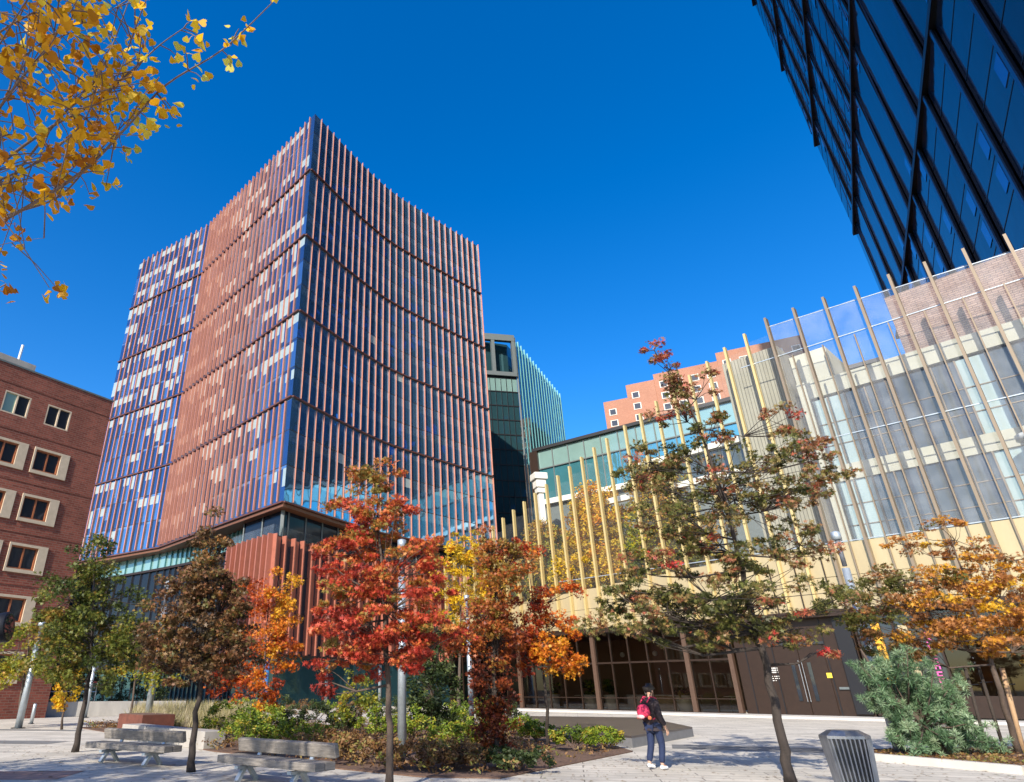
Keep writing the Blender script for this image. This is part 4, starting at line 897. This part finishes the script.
# ginkgo at the top left: trunk outside the frame, its branches reaching in
def ginkgo():
    rg = np.random.default_rng(9); b = Vector((-6.6, 3.6, 0)); t = thing('ginkgo_tree', 'ginkgo with golden fan leaves, its bare branches reaching in at the top left', 'tree', b)
    tr = MB(); trunk = [b, b+Vector((.05, 0, 2)), b+Vector((.1, .1, 4)), b+Vector((.2, 0, 6.5)), b+Vector((.3, .2, 9))]; tr.tube(trunk, [.16, .14, .12, .08, .02], 10)
    Bs = [([(-90, 262), (0, 222), (79, 174), (123, 131), (166, 85), (222, 50), (272, 3)], 5.2, .020, 1.1),
          ([(-90, 240), (0, 164), (51, 127), (91, 105), (131, 71), (160, 45), (184, 28)], 5.5, .018, .5),
          ([(-60, 190), (0, 107), (24, 75), (48, 48), (83, -10)], 5.0, .016, .9), ([(-70, 262), (0, 192), (59, 119), (99, 75), (131, -5)], 5.8, .018, .7),
          ([(-60, 80), (0, 32), (40, 8), (70, -20)], 5.3, .014, 1), ([(-60, 262), (0, 219), (60, 196), (100, 150), (140, 108), (165, 88)], 5.4, .014, .6),
          ([(-70, 215), (0, 180), (40, 160), (86, 118), (100, 60)], 5.1, .014, .9), ([(-50, 120), (20, 60), (60, 30), (95, 20), (118, 6)], 5.6, .012, .9),
          ([(-80, 270), (0, 245), (44, 238)], 5.0, .006, .14), ([(-80, 300), (-10, 280), (8, 285)], 5.0, .006, .22), ([(40, 60), (75, 75), (105, 95), (122, 66), (135, 25)], 5.3, .008, .6)]
    cl, hu = [], []
    for pts, D, r_, dens in Bs:
        P = [atd(u, v, D+.15*math.sin(i*1.7)) for i, (u, v) in enumerate(pts)]
        src = trunk[2].lerp(trunk[3], .3) if P[0].z < 5 else trunk[3]
        if pts[0][0] <= -50: P = [src]+P
        Q = smooth_curve3(P, 5); tr.tube(Q, [r_*(.85-.7*i/len(Q)) for i in range(len(Q))], 6)
        for i, q in enumerate(Q):
            pr_ = project(q)
            if pr_[0] < -80 or (pr_[1] > 205 and r_ > .007) or pr_[1] > 292: continue
            inner = 1-min(1, max(0, pr_[0])/230)
            for _ in range(6):
                if rg.random() < dens*(.16+.22*inner):
                    o_ = Vector(rg.normal(size=3))*.16*(.35+inner); tip = q+o_
                    tr.tube([q, q+o_*.5+Vector((0, 0, .02)), tip], [.005, .004, .0025], 4, cap=False)
                    cl.append(np.array(tip)); hu.append(.25+.6*(1-inner)+rg.normal()*.2)
    tr.build('trunk', M['twig'], t, True)
    leaf_mesh('crown', [leafset(cl, 5, .10, .068, GINKGO, rg, hue_c=hu, spread=.3, droop=.4)], L_['ginkgo'], t, b)
def smooth_curve3(P, n=5):
    out = []
    for i in range(len(P)-1):
        p0, p1, p2, p3 = P[max(i-1, 0)], P[i], P[i+1], P[min(i+2, len(P)-1)]
        for k in range(n):
            t = k/n; out.append(.5*((2*p1)+(p2-p0)*t+(2*p0-5*p1+4*p2-p3)*t*t+(-p0+3*p1-3*p2+p3)*t**3))
    out.append(P[-1]); return out
def project(p):
    d = p.y*CP+(p.z-EYE)*SP; y = -p.y*SP+(p.z-EYE)*CP; return CX+F*p.x/d, CY-F*y/d
ginkgo()

# ------------------------------------------------------------------ SHRUBS, GRASS
ORD = ['first', 'second', 'third', 'fourth', 'fifth', 'sixth', 'seventh', 'eighth', 'ninth', 'tenth', 'eleventh', 'twelfth']
def shrub(name, label, p, r_, h_, lm, seed, group=None, n=26, nl=38, size=.085, hue=(.5, .4)):
    r_ *= 1.2; h_ *= 1.2; n = int(n*1.5)
    rg = np.random.default_rng(seed); p = Vector((p[0], p[1], .05)); t = thing(name, label, 'shrub', p, group)
    cl, hu = [], []; tr = MB()
    for _ in range(n):
        a = rg.random()*6.283; q = rg.random()**.5*r_; z_ = h_*(.25+.7*rg.random()*(1-.45*(q/r_)**2)); c = p+Vector((math.cos(a)*q, math.sin(a)*q, z_))
        cl.append(np.array(c)); hu.append(hue[0]+rg.normal()*hue[1]*.5)
        if _ % 3 == 0: tr.tube([p, p.lerp(c, .5)+Vector((0, 0, .05)), c], [.012, .008, .004], 4, cap=False)
    tr.build('stem', M['twig'], t); leaf_mesh('foliage', [leafset(cl, nl, .15*h_**.3, size, LEAF, rg, hue_c=hu, spread=.35)], lm, t, p)
rows = [  # (pixel u, v of the base, radius, height, leaf kind, description)
 [('green', 222, 742, .75, 1.0), ('green', 246, 752, .6, .95), ('green', 262, 748, .7, 1.0), ('dark', 286, 738, .6, .8), ('green', 300, 752, .7, .7), ('dry', 330, 758, .8, .55), ('dry', 362, 764, .8, .5), ('dark', 345, 738, .6, .9), ('dry', 424, 770, .8, .45), ('green', 455, 752, .7, .7), ('dry', 455, 770, .7, .5), ('dark', 520, 772, .6, .4)],
 [('green', 236, 726, .8, 1.1), ('green', 268, 728, .7, 1.0), ('dark', 314, 728, .7, 1.1), ('green', 376, 742, .55, .9), ('green', 412, 745, .6, 1.0), ('green', 445, 735, .8, .95), ('green', 474, 738, .7, 1.0), ('green', 462, 725, .8, 1.1), ('green', 514, 735, .7, .7), ('green', 536, 742, .5, .55), ('green', 575, 752, .55, .55), ('green', 604, 749, .5, .5)],
 [('green', 255, 720, .9, 1.3), ('dark', 282, 722, .8, 1.2), ('dry', 300, 720, .8, 1.0), ('green', 332, 722, .8, 1.15), ('dry', 350, 724, .8, 1.0), ('dark', 395, 724, .8, 1.3), ('green', 420, 720, .9, 1.4), ('green', 488, 722, .8, 1.2), ('dark', 508, 726, .6, 1.0)]]
kinds = {'green': ('bright green shrub', 'shrub', (.62, .4)), 'dark': ('dark green shrub', 'darkshrub', (.5, .5)), 'dry': ('low brownish autumn shrub', 'dry', (.5, .5))}
for ri, row in enumerate(rows):
    for i, (kd, u, v, r_, h_) in enumerate(sorted(row, key=lambda q: q[1])):
        ds, lm, hu = kinds[kd]
        shrub('garden_shrub', f'{ds}, {ORD[i]} from the left in the {["front", "middle", "rear"][ri]} row of the bed', gp(u, v), r_, h_, L_[lm], 200+ri*20+i, 'shrubs in the planting bed', hue=hu, n=30)
# low fallen-leaf and ground cover carpet over the bed (uncountable)
rg = np.random.default_rng(77)
def inpoly(x, y, P):
    c = False; j = len(P)-1
    for i in range(len(P)):
        if (P[i][1] > y) != (P[j][1] > y) and x < (P[j][0]-P[i][0])*(y-P[i][1])/(P[j][1]-P[i][1])+P[i][0]: c = not c
        j = i
    return c
pts = []
while len(pts) < 1500:
    x_, y_ = rg.uniform(-15, 8), rg.uniform(14, 36)
    if inpoly(x_, y_, BED) and not (x_ > 4 and rg.random() < .75): pts.append((x_, y_, .12+.14*rg.random()))
tag(leaf_mesh('ground_cover', [leafset(pts, 12, .24, .085, LEAF, rg, flat=.5, hue_c=rg.random(len(pts)))], L_['dry']), 'low brown and green ground cover with fallen leaves over the planting bed', 'ground cover', kind='stuff')
pts = [(x_, y_, .13) for x_, y_ in ((rg.uniform(12.4, 22), rg.uniform(14.6, 20)) for _ in range(900)) if inpoly(x_, y_, kp)]
tag(leaf_mesh('fallen_leaves', [leafset(pts, 7, .2, .08, LEAF, rg, flat=.12, hue_c=rg.random(len(pts)))], L_['dry']), 'brown fallen leaves on the soil under the pine', 'fallen leaves', kind='stuff')
pts = []
for _ in range(420):
    u, v = rg.uniform(134, 248), rg.uniform(716, 735); g_ = gp(u, v); pts.append((g_.x, g_.y, .05))
P_ = np.array(pts); n_per = 60; c = np.repeat(P_, n_per, 0); N_ = len(c); c[:, :2] += rg.normal(size=(N_, 2))*.10
a = rg.normal(size=(N_, 3))*.28; a[:, 2] = 1; a /= np.linalg.norm(a, axis=1)[:, None]; b_ = np.cross(a, rg.normal(size=(N_, 3))); b_ /= np.linalg.norm(b_, axis=1)[:, None]
ln = ((.35+.75*rg.random(N_))*np.repeat(.6+.6*rg.random(len(P_)), n_per))[:, None]; v = np.stack([c-b_*.006, c+a*ln*.6+b_*.009, c+a*ln+np.array([.0, 0, -.05]), c+a*ln*.6-b_*.009], 1)
tag(leaf_mesh('fountain_grass', [(v.reshape(-1, 3), 4, N_, np.clip(rg.random(N_)*.6+np.repeat(rg.random(len(P_))*.6, n_per)-.1, 0, 1))], L_['grass']), 'straw coloured ornamental grass behind the rusted steel box', 'ornamental grass', kind='stuff')

pts = []
while len(pts) < 1700:
    x_, y_ = rg.uniform(-14, 16), rg.uniform(11, 34)
    if not inpoly(x_, y_, BED) and not inpoly(x_, y_, kp) and rg.random() < math.exp(-min((x_-a_)**2+(y_-b_)**2 for a_, b_ in ((-9, 21), (-4.5, 16), (0, 13), (4, 17), (7, 13), (13, 17)))/14): pts.append((x_, y_, .02))
lf = leafset(pts, 1, .01, .095, MAPLE, rg, flat=.1, hue_c=rg.random(len(pts))); vv = lf[0].copy().reshape(-1, 12, 3); cz = vv.mean(axis=1, keepdims=True); vv[..., 2] = .012+np.abs(vv[..., 2]-cz[..., 2])*.18
tag(leaf_mesh('fallen_leaves', [(vv.reshape(-1, 3), 12, lf[2], lf[3])], L_['dry']), 'dry fallen leaves scattered on the paving around the trees', 'fallen leaves', kind='stuff')
# ------------------------------------------------------------------ WALLS, BOXES, BENCHES, BOLLARDS
sw = thing('seat_wall', 'pale concrete seat wall behind the left timber bench, edging the planting bed', 'seat wall', gp(203, 749))
a, b = gp(120, 739), gp(203, 750); dirn = (b-a).normalized(); n_ = Vector((-dirn.y, dirn.x, 0)); n_ = n_ if n_.y > 0 else -n_
for k in range(3):
    q0, q1 = a.lerp(b, k/3)+dirn*.01, a.lerp(b, (k+1)/3)-dirn*.01; MB().box((q0+q1)/2+n_*.35+Vector((0, 0, .24)), dirn, ((q1-q0).length, .7, .48)).build('block', M['concrete'], sw, bevel=.015)
cb = thing('corten_box', 'rust coloured steel planter box standing on the seat wall before the grasses', 'planter box', (-11, 29, 0))
p = gp(134, 737); MB().box(Vector((p.x, p.y+1.0, .35)), dirn, (2.3, 1.3, .78)).build('side', M['corten'], cb, bevel=.01)
MB().box(Vector((p.x, p.y+1.0, .745)), dirn, (2.2, 1.2, .02)).build('soil_top', M['soil'], cb)
lw_ = thing('boundary_wall', 'low grey concrete wall with a red and grey handrail, along the left rear of the plaza', 'low wall', (-24, 48, 0))
a, b = Vector((-29, 43.5, 0)), Vector((-15.5, 50.5, 0)); dd = (b-a).normalized(); MB().box((a+b)/2+Vector((0, 0, .45)), dd, ((b-a).length, .4, .9)).build('wall', M['concrete'], lw_, bevel=.02)
rl = MB()
for t_ in np.linspace(0, 1, 7): rl.tube([a.lerp(b, t_*.6)+Vector((-.3, .8, 0)), a.lerp(b, t_*.6)+Vector((-.3, .8, 2.1))], .03, 6)
rl.tube([a+Vector((-.3, .8, 1.5)), a.lerp(b, .6)+Vector((-.3, .8, 1.5))], .03, 6); rl.build('post', M['galv'], lw_)
MB().tube([a+Vector((-.3, .8, 2.1)), a.lerp(b, .6)+Vector((-.3, .8, 2.1))], .045, 6).build('handrail', M['red_rail'], lw_)
hd = thing('hedge', 'dark clipped hedge behind the low wall at the left', 'hedge', (-26, 52, 0)); cl = [(-32+14*rg.random(), 0, .3+2.6*rg.random()) for _ in range(420)]
cl = [(x_, 46+(x_+29)*.52+1.8+rg.random()*1.3, z_) for x_, _, z_ in cl]; leaf_mesh('foliage', [leafset(cl, 34, .32, .15, LEAF, rg, hue_c=rg.random(len(cl))*.6)], L_['darkshrub'], hd, hd.location)

def bench(label, p0, p1, bk):
    """p0..p1: front edge of the seat (left, right); bk: unit vector to the back"""
    p0, p1, bk = V2(p0), V2(p1), V2(bk); d = (p1-p0).normalized(); L = (p1-p0).length; c = (p0+p1)/2
    t = thing('timber_bench', label, 'bench', c, 'timber beam benches')
    for k in range(2): MB().box(c+bk*(.14+.27*k)+Vector((0, 0, .37)), d, (L, .25, .13)).build('seat', M['wood'], t, bevel=.012)
    MB().box(c+bk*.56+Vector((0, 0, .60)), d, (L, .11, .23), 0, (bk*-.25+Vector((0, 0, 1)))).build('backrest', M['wood'], t, bevel=.012)
    for s_ in (-1, 1):
        q = c+d*s_*L*.27; lg = MB()
        lg.beam(q+bk*.05+Vector((0, 0, .02)), q+bk*.22+Vector((0, 0, .27)), .10, .07); lg.beam(q+bk*.52+Vector((0, 0, .02)), q+bk*.30+Vector((0, 0, .27)), .10, .07)
        lg.box(q+bk*.28+Vector((0, 0, .255)), bk, (.56, .10, .05)); lg.beam(q+bk*.46+Vector((0, 0, .25)), q+bk*.64+Vector((0, 0, .62)), .08, .04)
        lg.build('leg', M['galv'], t)
bench('weathered timber bench beside the green tree, farther of the two benches', gp(85, 741, .45), gp(85, 741, .45)+Vector((2.5, -1.55, 0)), Vector((.53, .85, 0)))
bench('weathered timber bench at the edge of the planting bed, nearer of the two benches', gp(217, 754, .45), gp(217, 754, .45)+Vector((2.15, -1.7, 0)), Vector((.62, .78, 0)))

for k, (u, v, h_, lab) in enumerate(((31, 724, .95, 'short grey metal bollard between the leaning lamp post and the green tree'), (79, 716, .95, 'short metal bollard hidden partly by the trunk of the green tree'), (288, 703, 1.0, 'slim bollard in front of the tower entrance, leftmost there'), (317, 704, 1.0, 'slim bollard in front of the tower entrance, middle one there'), (330, 704, 1.0, 'slim bollard in front of the tower entrance, rightmost there'))):
    p = gp(u, v); t = thing('bollard', lab, 'bollard', p, 'bollards on the plaza'); r_ = .09 if k < 2 else .12
    MB().tube([p, p+Vector((0, 0, h_-.04)), p+Vector((0, 0, h_))], [r_, r_, r_*.7], 12).build('post', M['galv'], t, True); MB().tube([p, p+Vector((0, 0, .03))], r_*1.6, 12).build('base_plate', M['steel_dark'], t)
def lamp(label, p, h_, r_, bands=False, seed=0):
    p = V2(p); t = thing('lamp_post', label, 'lamp post', p, 'white lamp posts')
    MB().tube([p, p+Vector((0, 0, .04))], r_*1.9, 14).build('base_plate', M['steel_dark'], t)
    MB().tube([p, p+Vector((0, 0, h_*.82))], [r_, r_*.82], 14).build('pole', M['galv'], t, True)
    if bands:
        rg = random.Random(seed)
        for k in range(7): z_ = h_*.42+k*h_*.05; MB().tube([p+Vector((0, 0, z_)), p+Vector((0, 0, z_+.09+.05*rg.random()))], r_*.93, 14).build('band', M['stripe'], t, True)
    MB().tube([p+Vector((0, 0, h_*.83)), p+Vector((0, 0, h_*.97))], [r_*.5, r_*.5], 12).build('neck', M['stripe'], t, True)
    MB().tube([p+Vector((0, 0, h_*.96)), p+Vector((0, 0, h_*.965)), p+Vector((0, 0, h_)), p+Vector((0, 0, h_+.03))], [r_*.7, r_*1.05, r_*1.05, r_*.5], 14).build('lamp_head', M['galv'], t, True)
lamp('pale lamp post at the left edge of the plaza, nearest the brick building', gp(18, 728.5), 4.6, .16)
lamp('pale lamp post with dark bands rising behind the rust coloured box', (-11.15, 31.2, 0), 6.3, .155, True, 1)
lamp('pale lamp post right behind the trunk of the red maple', gp(402, 757), 5.7, .125)
lamp('pale lamp post left of the narrow dark red tree', (3.15, 31.6, 0), 5.7, .12)
lamp('pale lamp post half hidden by the pine at right', gp(901, 756), 6.0, .13)
p = at(88, 700, 45); lamp('thin lamp post far back by the low wall, behind the trunk of the green tree', (p.x, 45, 0), 4.2, .13)
# timber stakes near the copper tree
for k, (u0, v0, u1, v1, Y_, lab) in enumerate(((1018, 738, 1002, 668, 19.5, 'timber stake beside the copper tree, nearer the right edge'), (1001, 742, 978, 665, 19.0, 'slim dark stake beside the copper tree'), (985, 745, 965, 668, 19.0, 'slim dark stake left of the copper tree'))):
    a = V2(at(u0, v0, Y_)); b = at(u1, v1, Y_); t = thing('tree_stake', lab, 'stake', a, 'stakes by the copper tree')
    MB().tube([a, b], [.06 if k == 0 else .04]*2, 8).build('stake', M['stake'] if k == 0 else M['bark_dark'], t, True); MB().tube([a.lerp(b, .8)-Vector((.1, 0, 0)), a.lerp(b, .8)+Vector((.25, 0, .02))], .015, 6).build('strap', M['black'], t)

# litter bin: tapered octagonal steel bin
def bin_():
    c = Vector((6.12, 9.9, 0)); t = thing('litter_bin', 'tapered octagonal brushed steel litter bin in the right foreground', 'litter bin', c)
    def ring(r_, z_, sq=.78):
        return [c+Vector((math.cos(a)*r_, math.sin(a)*r_*sq, z_)) for a in [R(22.5+45*k) for k in range(8)]]
    b = MB(); r0, r1 = ring(.205, .03), ring(.30, 1.0)
    for k in range(8): b.face([r0[k], r0[(k+1) % 8], r1[(k+1) % 8], r1[k]])
    b.face(r0[::-1]); b.build('body', M['steel_dark'], t)
    for k in range(8):
        for j in range(4):
            f_ = (j+.5)/4; p, q = r0[k].lerp(r0[(k+1) % 8], f_), r1[k].lerp(r1[(k+1) % 8], f_); out = (Vector((q.x, q.y, 0))-V2(c)).normalized()*.014
            MB().beam(p+out, q+out, .045, .018).build('slat', M['steel'], t)
    l = MB(); a0, a1, a2 = ring(.325, 1.0), ring(.325, 1.035), ring(.20, 1.10)
    for k in range(8):
        kk = (k+1) % 8; l.face([a0[k], a0[kk], a1[kk], a1[k]]); l.face([a1[k], a1[kk], a2[kk], a2[k]])
    l.face(a2); l.face(a0[::-1]); l.build('lid', M['steel'], t)
bin_()

# ------------------------------------------------------------------ PERSON
def skin(name, verts, edges, radii, m, parent, sub=2, loc=(0, 0, 0)):
    me = bpy.data.meshes.new(name); me.from_pydata(verts, edges, []); o = bpy.data.objects.new(name, me); COL.objects.link(o)
    s_ = o.modifiers.new('s', 'SKIN'); 
    for i, r_ in enumerate(radii):
        sv = me.skin_vertices[0].data[i]; sv.radius = r_ if hasattr(r_, '__len__') else (r_, r_)
    me.skin_vertices[0].data[0].use_root = True
    ss = o.modifiers.new('u', 'SUBSURF'); ss.levels = sub; ss.render_levels = sub
    dg = bpy.context.evaluated_depsgraph_get(); ev = bpy.data.meshes.new_from_object(o.evaluated_get(dg)); bpy.data.objects.remove(o)
    ev.materials.clear(); ev.materials.append(m); ev.polygons.foreach_set('use_smooth', [True]*len(ev.polygons))
    ev.name = name; o = bpy.data.objects.new(name, ev); COL.objects.link(o)
    if parent: o.parent = parent
    return o
def person():
    base = gp(660, 769.5); t = thing('person', 'person in a dark hooded jacket, blue jeans and white shoes walking across the plaza', 'person', base)
    t.rotation_euler = (0, 0, R(-62))     # local +Y is where the figure faces: to the right and away
    ms = mat('skin', (.50, .30, .21), .55, var=.05); mj = mat('dark_jacket', (.032, .022, .026), .85, var=.3, scale=6, bump=.4, bscale=9); mjn = mat('blue_jeans', (.012, .022, .065), .85, var=.3, scale=9, bump=.3)
    mw = mat('white_shoe', (.72, .72, .72), .6, var=.05); mh = mat('dark_hair', (.018, .014, .012), .6, var=.3, scale=12, bump=.5, bscale=60); mk = mat('jacket_trim', (.07, .03, .035), .8)
    V = [(0, 0, .90), (0, .01, 1.05), (0, 0, 1.22), (0, -.01, 1.36), (0, .01, 1.43), (0, .03, 1.50), (0, .045, 1.575), (0, .04, 1.63),   # 0-7 pelvis..head
         (.10, 0, .86), (.105, .07, .48), (.10, -.02, .09), (.10, .12, .045),       # 8-11 right leg (forward)
         (-.10, 0, .86), (-.10, -.05, .48), (-.10, -.20, .12), (-.10, -.09, .045),   # 12-15 left leg
         (.17, -.01, 1.34), (.235, -.03, 1.07), (.245, .10, .86), (.24, .13, .80),                  # 16-19 right arm
         (-.17, -.01, 1.34), (-.235, -.02, 1.07), (-.24, .09, .86), (-.235, .12, .80)]                # 20-23 left arm
    Eg = [(0, 1), (1, 2), (2, 3), (3, 4), (4, 5), (5, 6), (6, 7), (0, 8), (8, 9), (9, 10), (10, 11), (0, 12), (12, 13), (13, 14), (14, 15), (3, 16), (16, 17), (17, 18), (18, 19), (3, 20), (20, 21), (21, 22), (22, 23)]
    Rr = [(.14, .11), (.125, .095), (.14, .10), (.12, .09), .05, .052, .085, .072, .085, .058, .04, .035, .085, .058, .04, .035, .055, .042, .030, .030, .055, .042, .030, .030]
    for s_, w_ in ((1, 19), (-1, 23)):
        wx, wy, wz = V[w_]
        for k in range(5):
            ox = (-.03+.02*k) if k < 4 else -.0; ln = (.072, .082, .078, .062, .05)[k]
            i = len(V)
            if k < 4:
                V += [(wx+s_*.005, wy+ox+.02, wz-.05), (wx-s_*.004, wy+ox+.03, wz-.05-ln*.55), (wx-s_*.022, wy+ox+.03, wz-.05-ln)]
            else: V += [(wx-s_*.015, wy+.045, wz-.01), (wx-s_*.02, wy+.07, wz-.035), (wx-s_*.025, wy+.075, wz-.065)]
            Eg += [(w_, i), (i, i+1), (i+1, i+2)]; Rr += [.011, .009, .007]
    skin('body', V, Eg, Rr, ms, t)
    # face: nose, ears, eyes small
    fb = MB(); fb.tube([(0, .12, 1.575), (0, .148, 1.548), (0, .13, 1.54)], [.008, .014, .008], 6)
    for s_ in (-1, 1): fb.tube([(s_*.083, .03, 1.545), (s_*.092, .025, 1.57), (s_*.084, .02, 1.59)], [.008, .014, .008], 6)
    fo = MB.build(fb, 'face_detail', ms); fo.parent = t
    eb = MB()
    for s_ in (-1, 1): eb.tube([(s_*.032, .118, 1.582), (s_*.032, .126, 1.582)], [.012, .007], 8)
    eb.tube([(-.022, .118, 1.517), (.022, .118, 1.517)], [.005, .005], 5); o_ = eb.build('eye', mh); o_.parent = t
    skin('hair', [(0, .03, 1.62), (0, -.015, 1.60), (0, -.035, 1.555), (0, .065, 1.655)], [(0, 1), (1, 2), (0, 3)], [.088, .095, .075, .062], mh, t)
    J = [(0, 0, .93), (0, .01, 1.05), (0, 0, 1.22), (0, -.01, 1.36), (0, -.045, 1.455), (.175, -.01, 1.345), (.24, -.03, 1.07), (.25, .095, .87), (-.175, -.01, 1.345), (-.24, -.02, 1.07), (-.245, .085, .87), (0, 0, .84)]
    skin('jacket', J, [(0, 1), (1, 2), (2, 3), (3, 4), (3, 5), (5, 6), (6, 7), (3, 8), (8, 9), (9, 10), (0, 11)], [(.185, .145), (.175, .14), (.185, .14), (.155, .12), (.085, .075), .082, .070, .055, .082, .070, .055, (.18, .14)], mj, t)
    skin('jeans', [(0, 0, .88), (.10, 0, .84), (.105, .07, .48), (.10, -.02, .115), (-.10, 0, .84), (-.10, -.05, .48), (-.10, -.19, .14)], [(0, 1), (1, 2), (2, 3), (0, 4), (4, 5), (5, 6)], [(.15, .12), .108, .078, .065, .108, .078, .065], mjn, t)
    for s_, y0, lift in ((1, -.04, 0), (-1, -.21, .035)):
        skin('shoe', [(s_*.10, y0-.03, .055+lift), (s_*.10, y0+.08, .05+lift*.6), (s_*.10, y0+.18, .04)], [(0, 1), (1, 2)], [(.048, .052), (.046, .046), (.042, .034)], mw, t)
    # backpack, carried on the back but a thing of its own
    bp = thing('backpack', 'pink and red patterned backpack on the back of the walking person', 'backpack', base+Vector((0, 0, 0)))
    bp.rotation_euler = t.rotation_euler
    m1 = mat('pink_red_fabric', (.60, .035, .10), .8, var=.5, scale=7, bump=.4); m2 = mat('pale_pink_fabric', (.72, .42, .42), .8, var=.4, scale=14); m3 = mat('orange_fabric', (.60, .16, .06), .8)
    skin('bag_body', [(0, -.25, 1.02), (0, -.255, 1.16), (0, -.23, 1.32)], [(0, 1), (1, 2)], [(.18, .12), (.185, .13), (.13, .10)], m1, bp)
    skin('front_pocket', [(0, -.355, 1.00), (0, -.36, 1.10)], [(0, 1)], [(.13, .06), (.13, .06)], m2, bp)
    skin('side_pocket', [(-.16, -.25, .98), (-.16, -.25, 1.08)], [(0, 1)], [(.045, .06), (.045, .06)], m3, bp)
    skin('side_pocket', [(.16, -.25, .98), (.16, -.25, 1.08)], [(0, 1)], [(.045, .06), (.045, .06)], m3, bp)
    for s_ in (-1, 1):
        sb = MB(); sb.tube([(s_*.09, -.20, 1.34), (s_*.10, -.08, 1.46), (s_*.105, .08, 1.43), (s_*.11, .15, 1.28), (s_*.14, .10, 1.08), (s_*.15, -.14, 1.0)], .016, 6); so_ = sb.build('strap', m1, None, True); so_.parent = bp
    hb = MB(); hb.tube([(-.04, -.20, 1.40), (0, -.20, 1.45), (.04, -.20, 1.40)], .010, 6); ho = hb.build('handle', m1, None, True); ho.parent = bp
person()
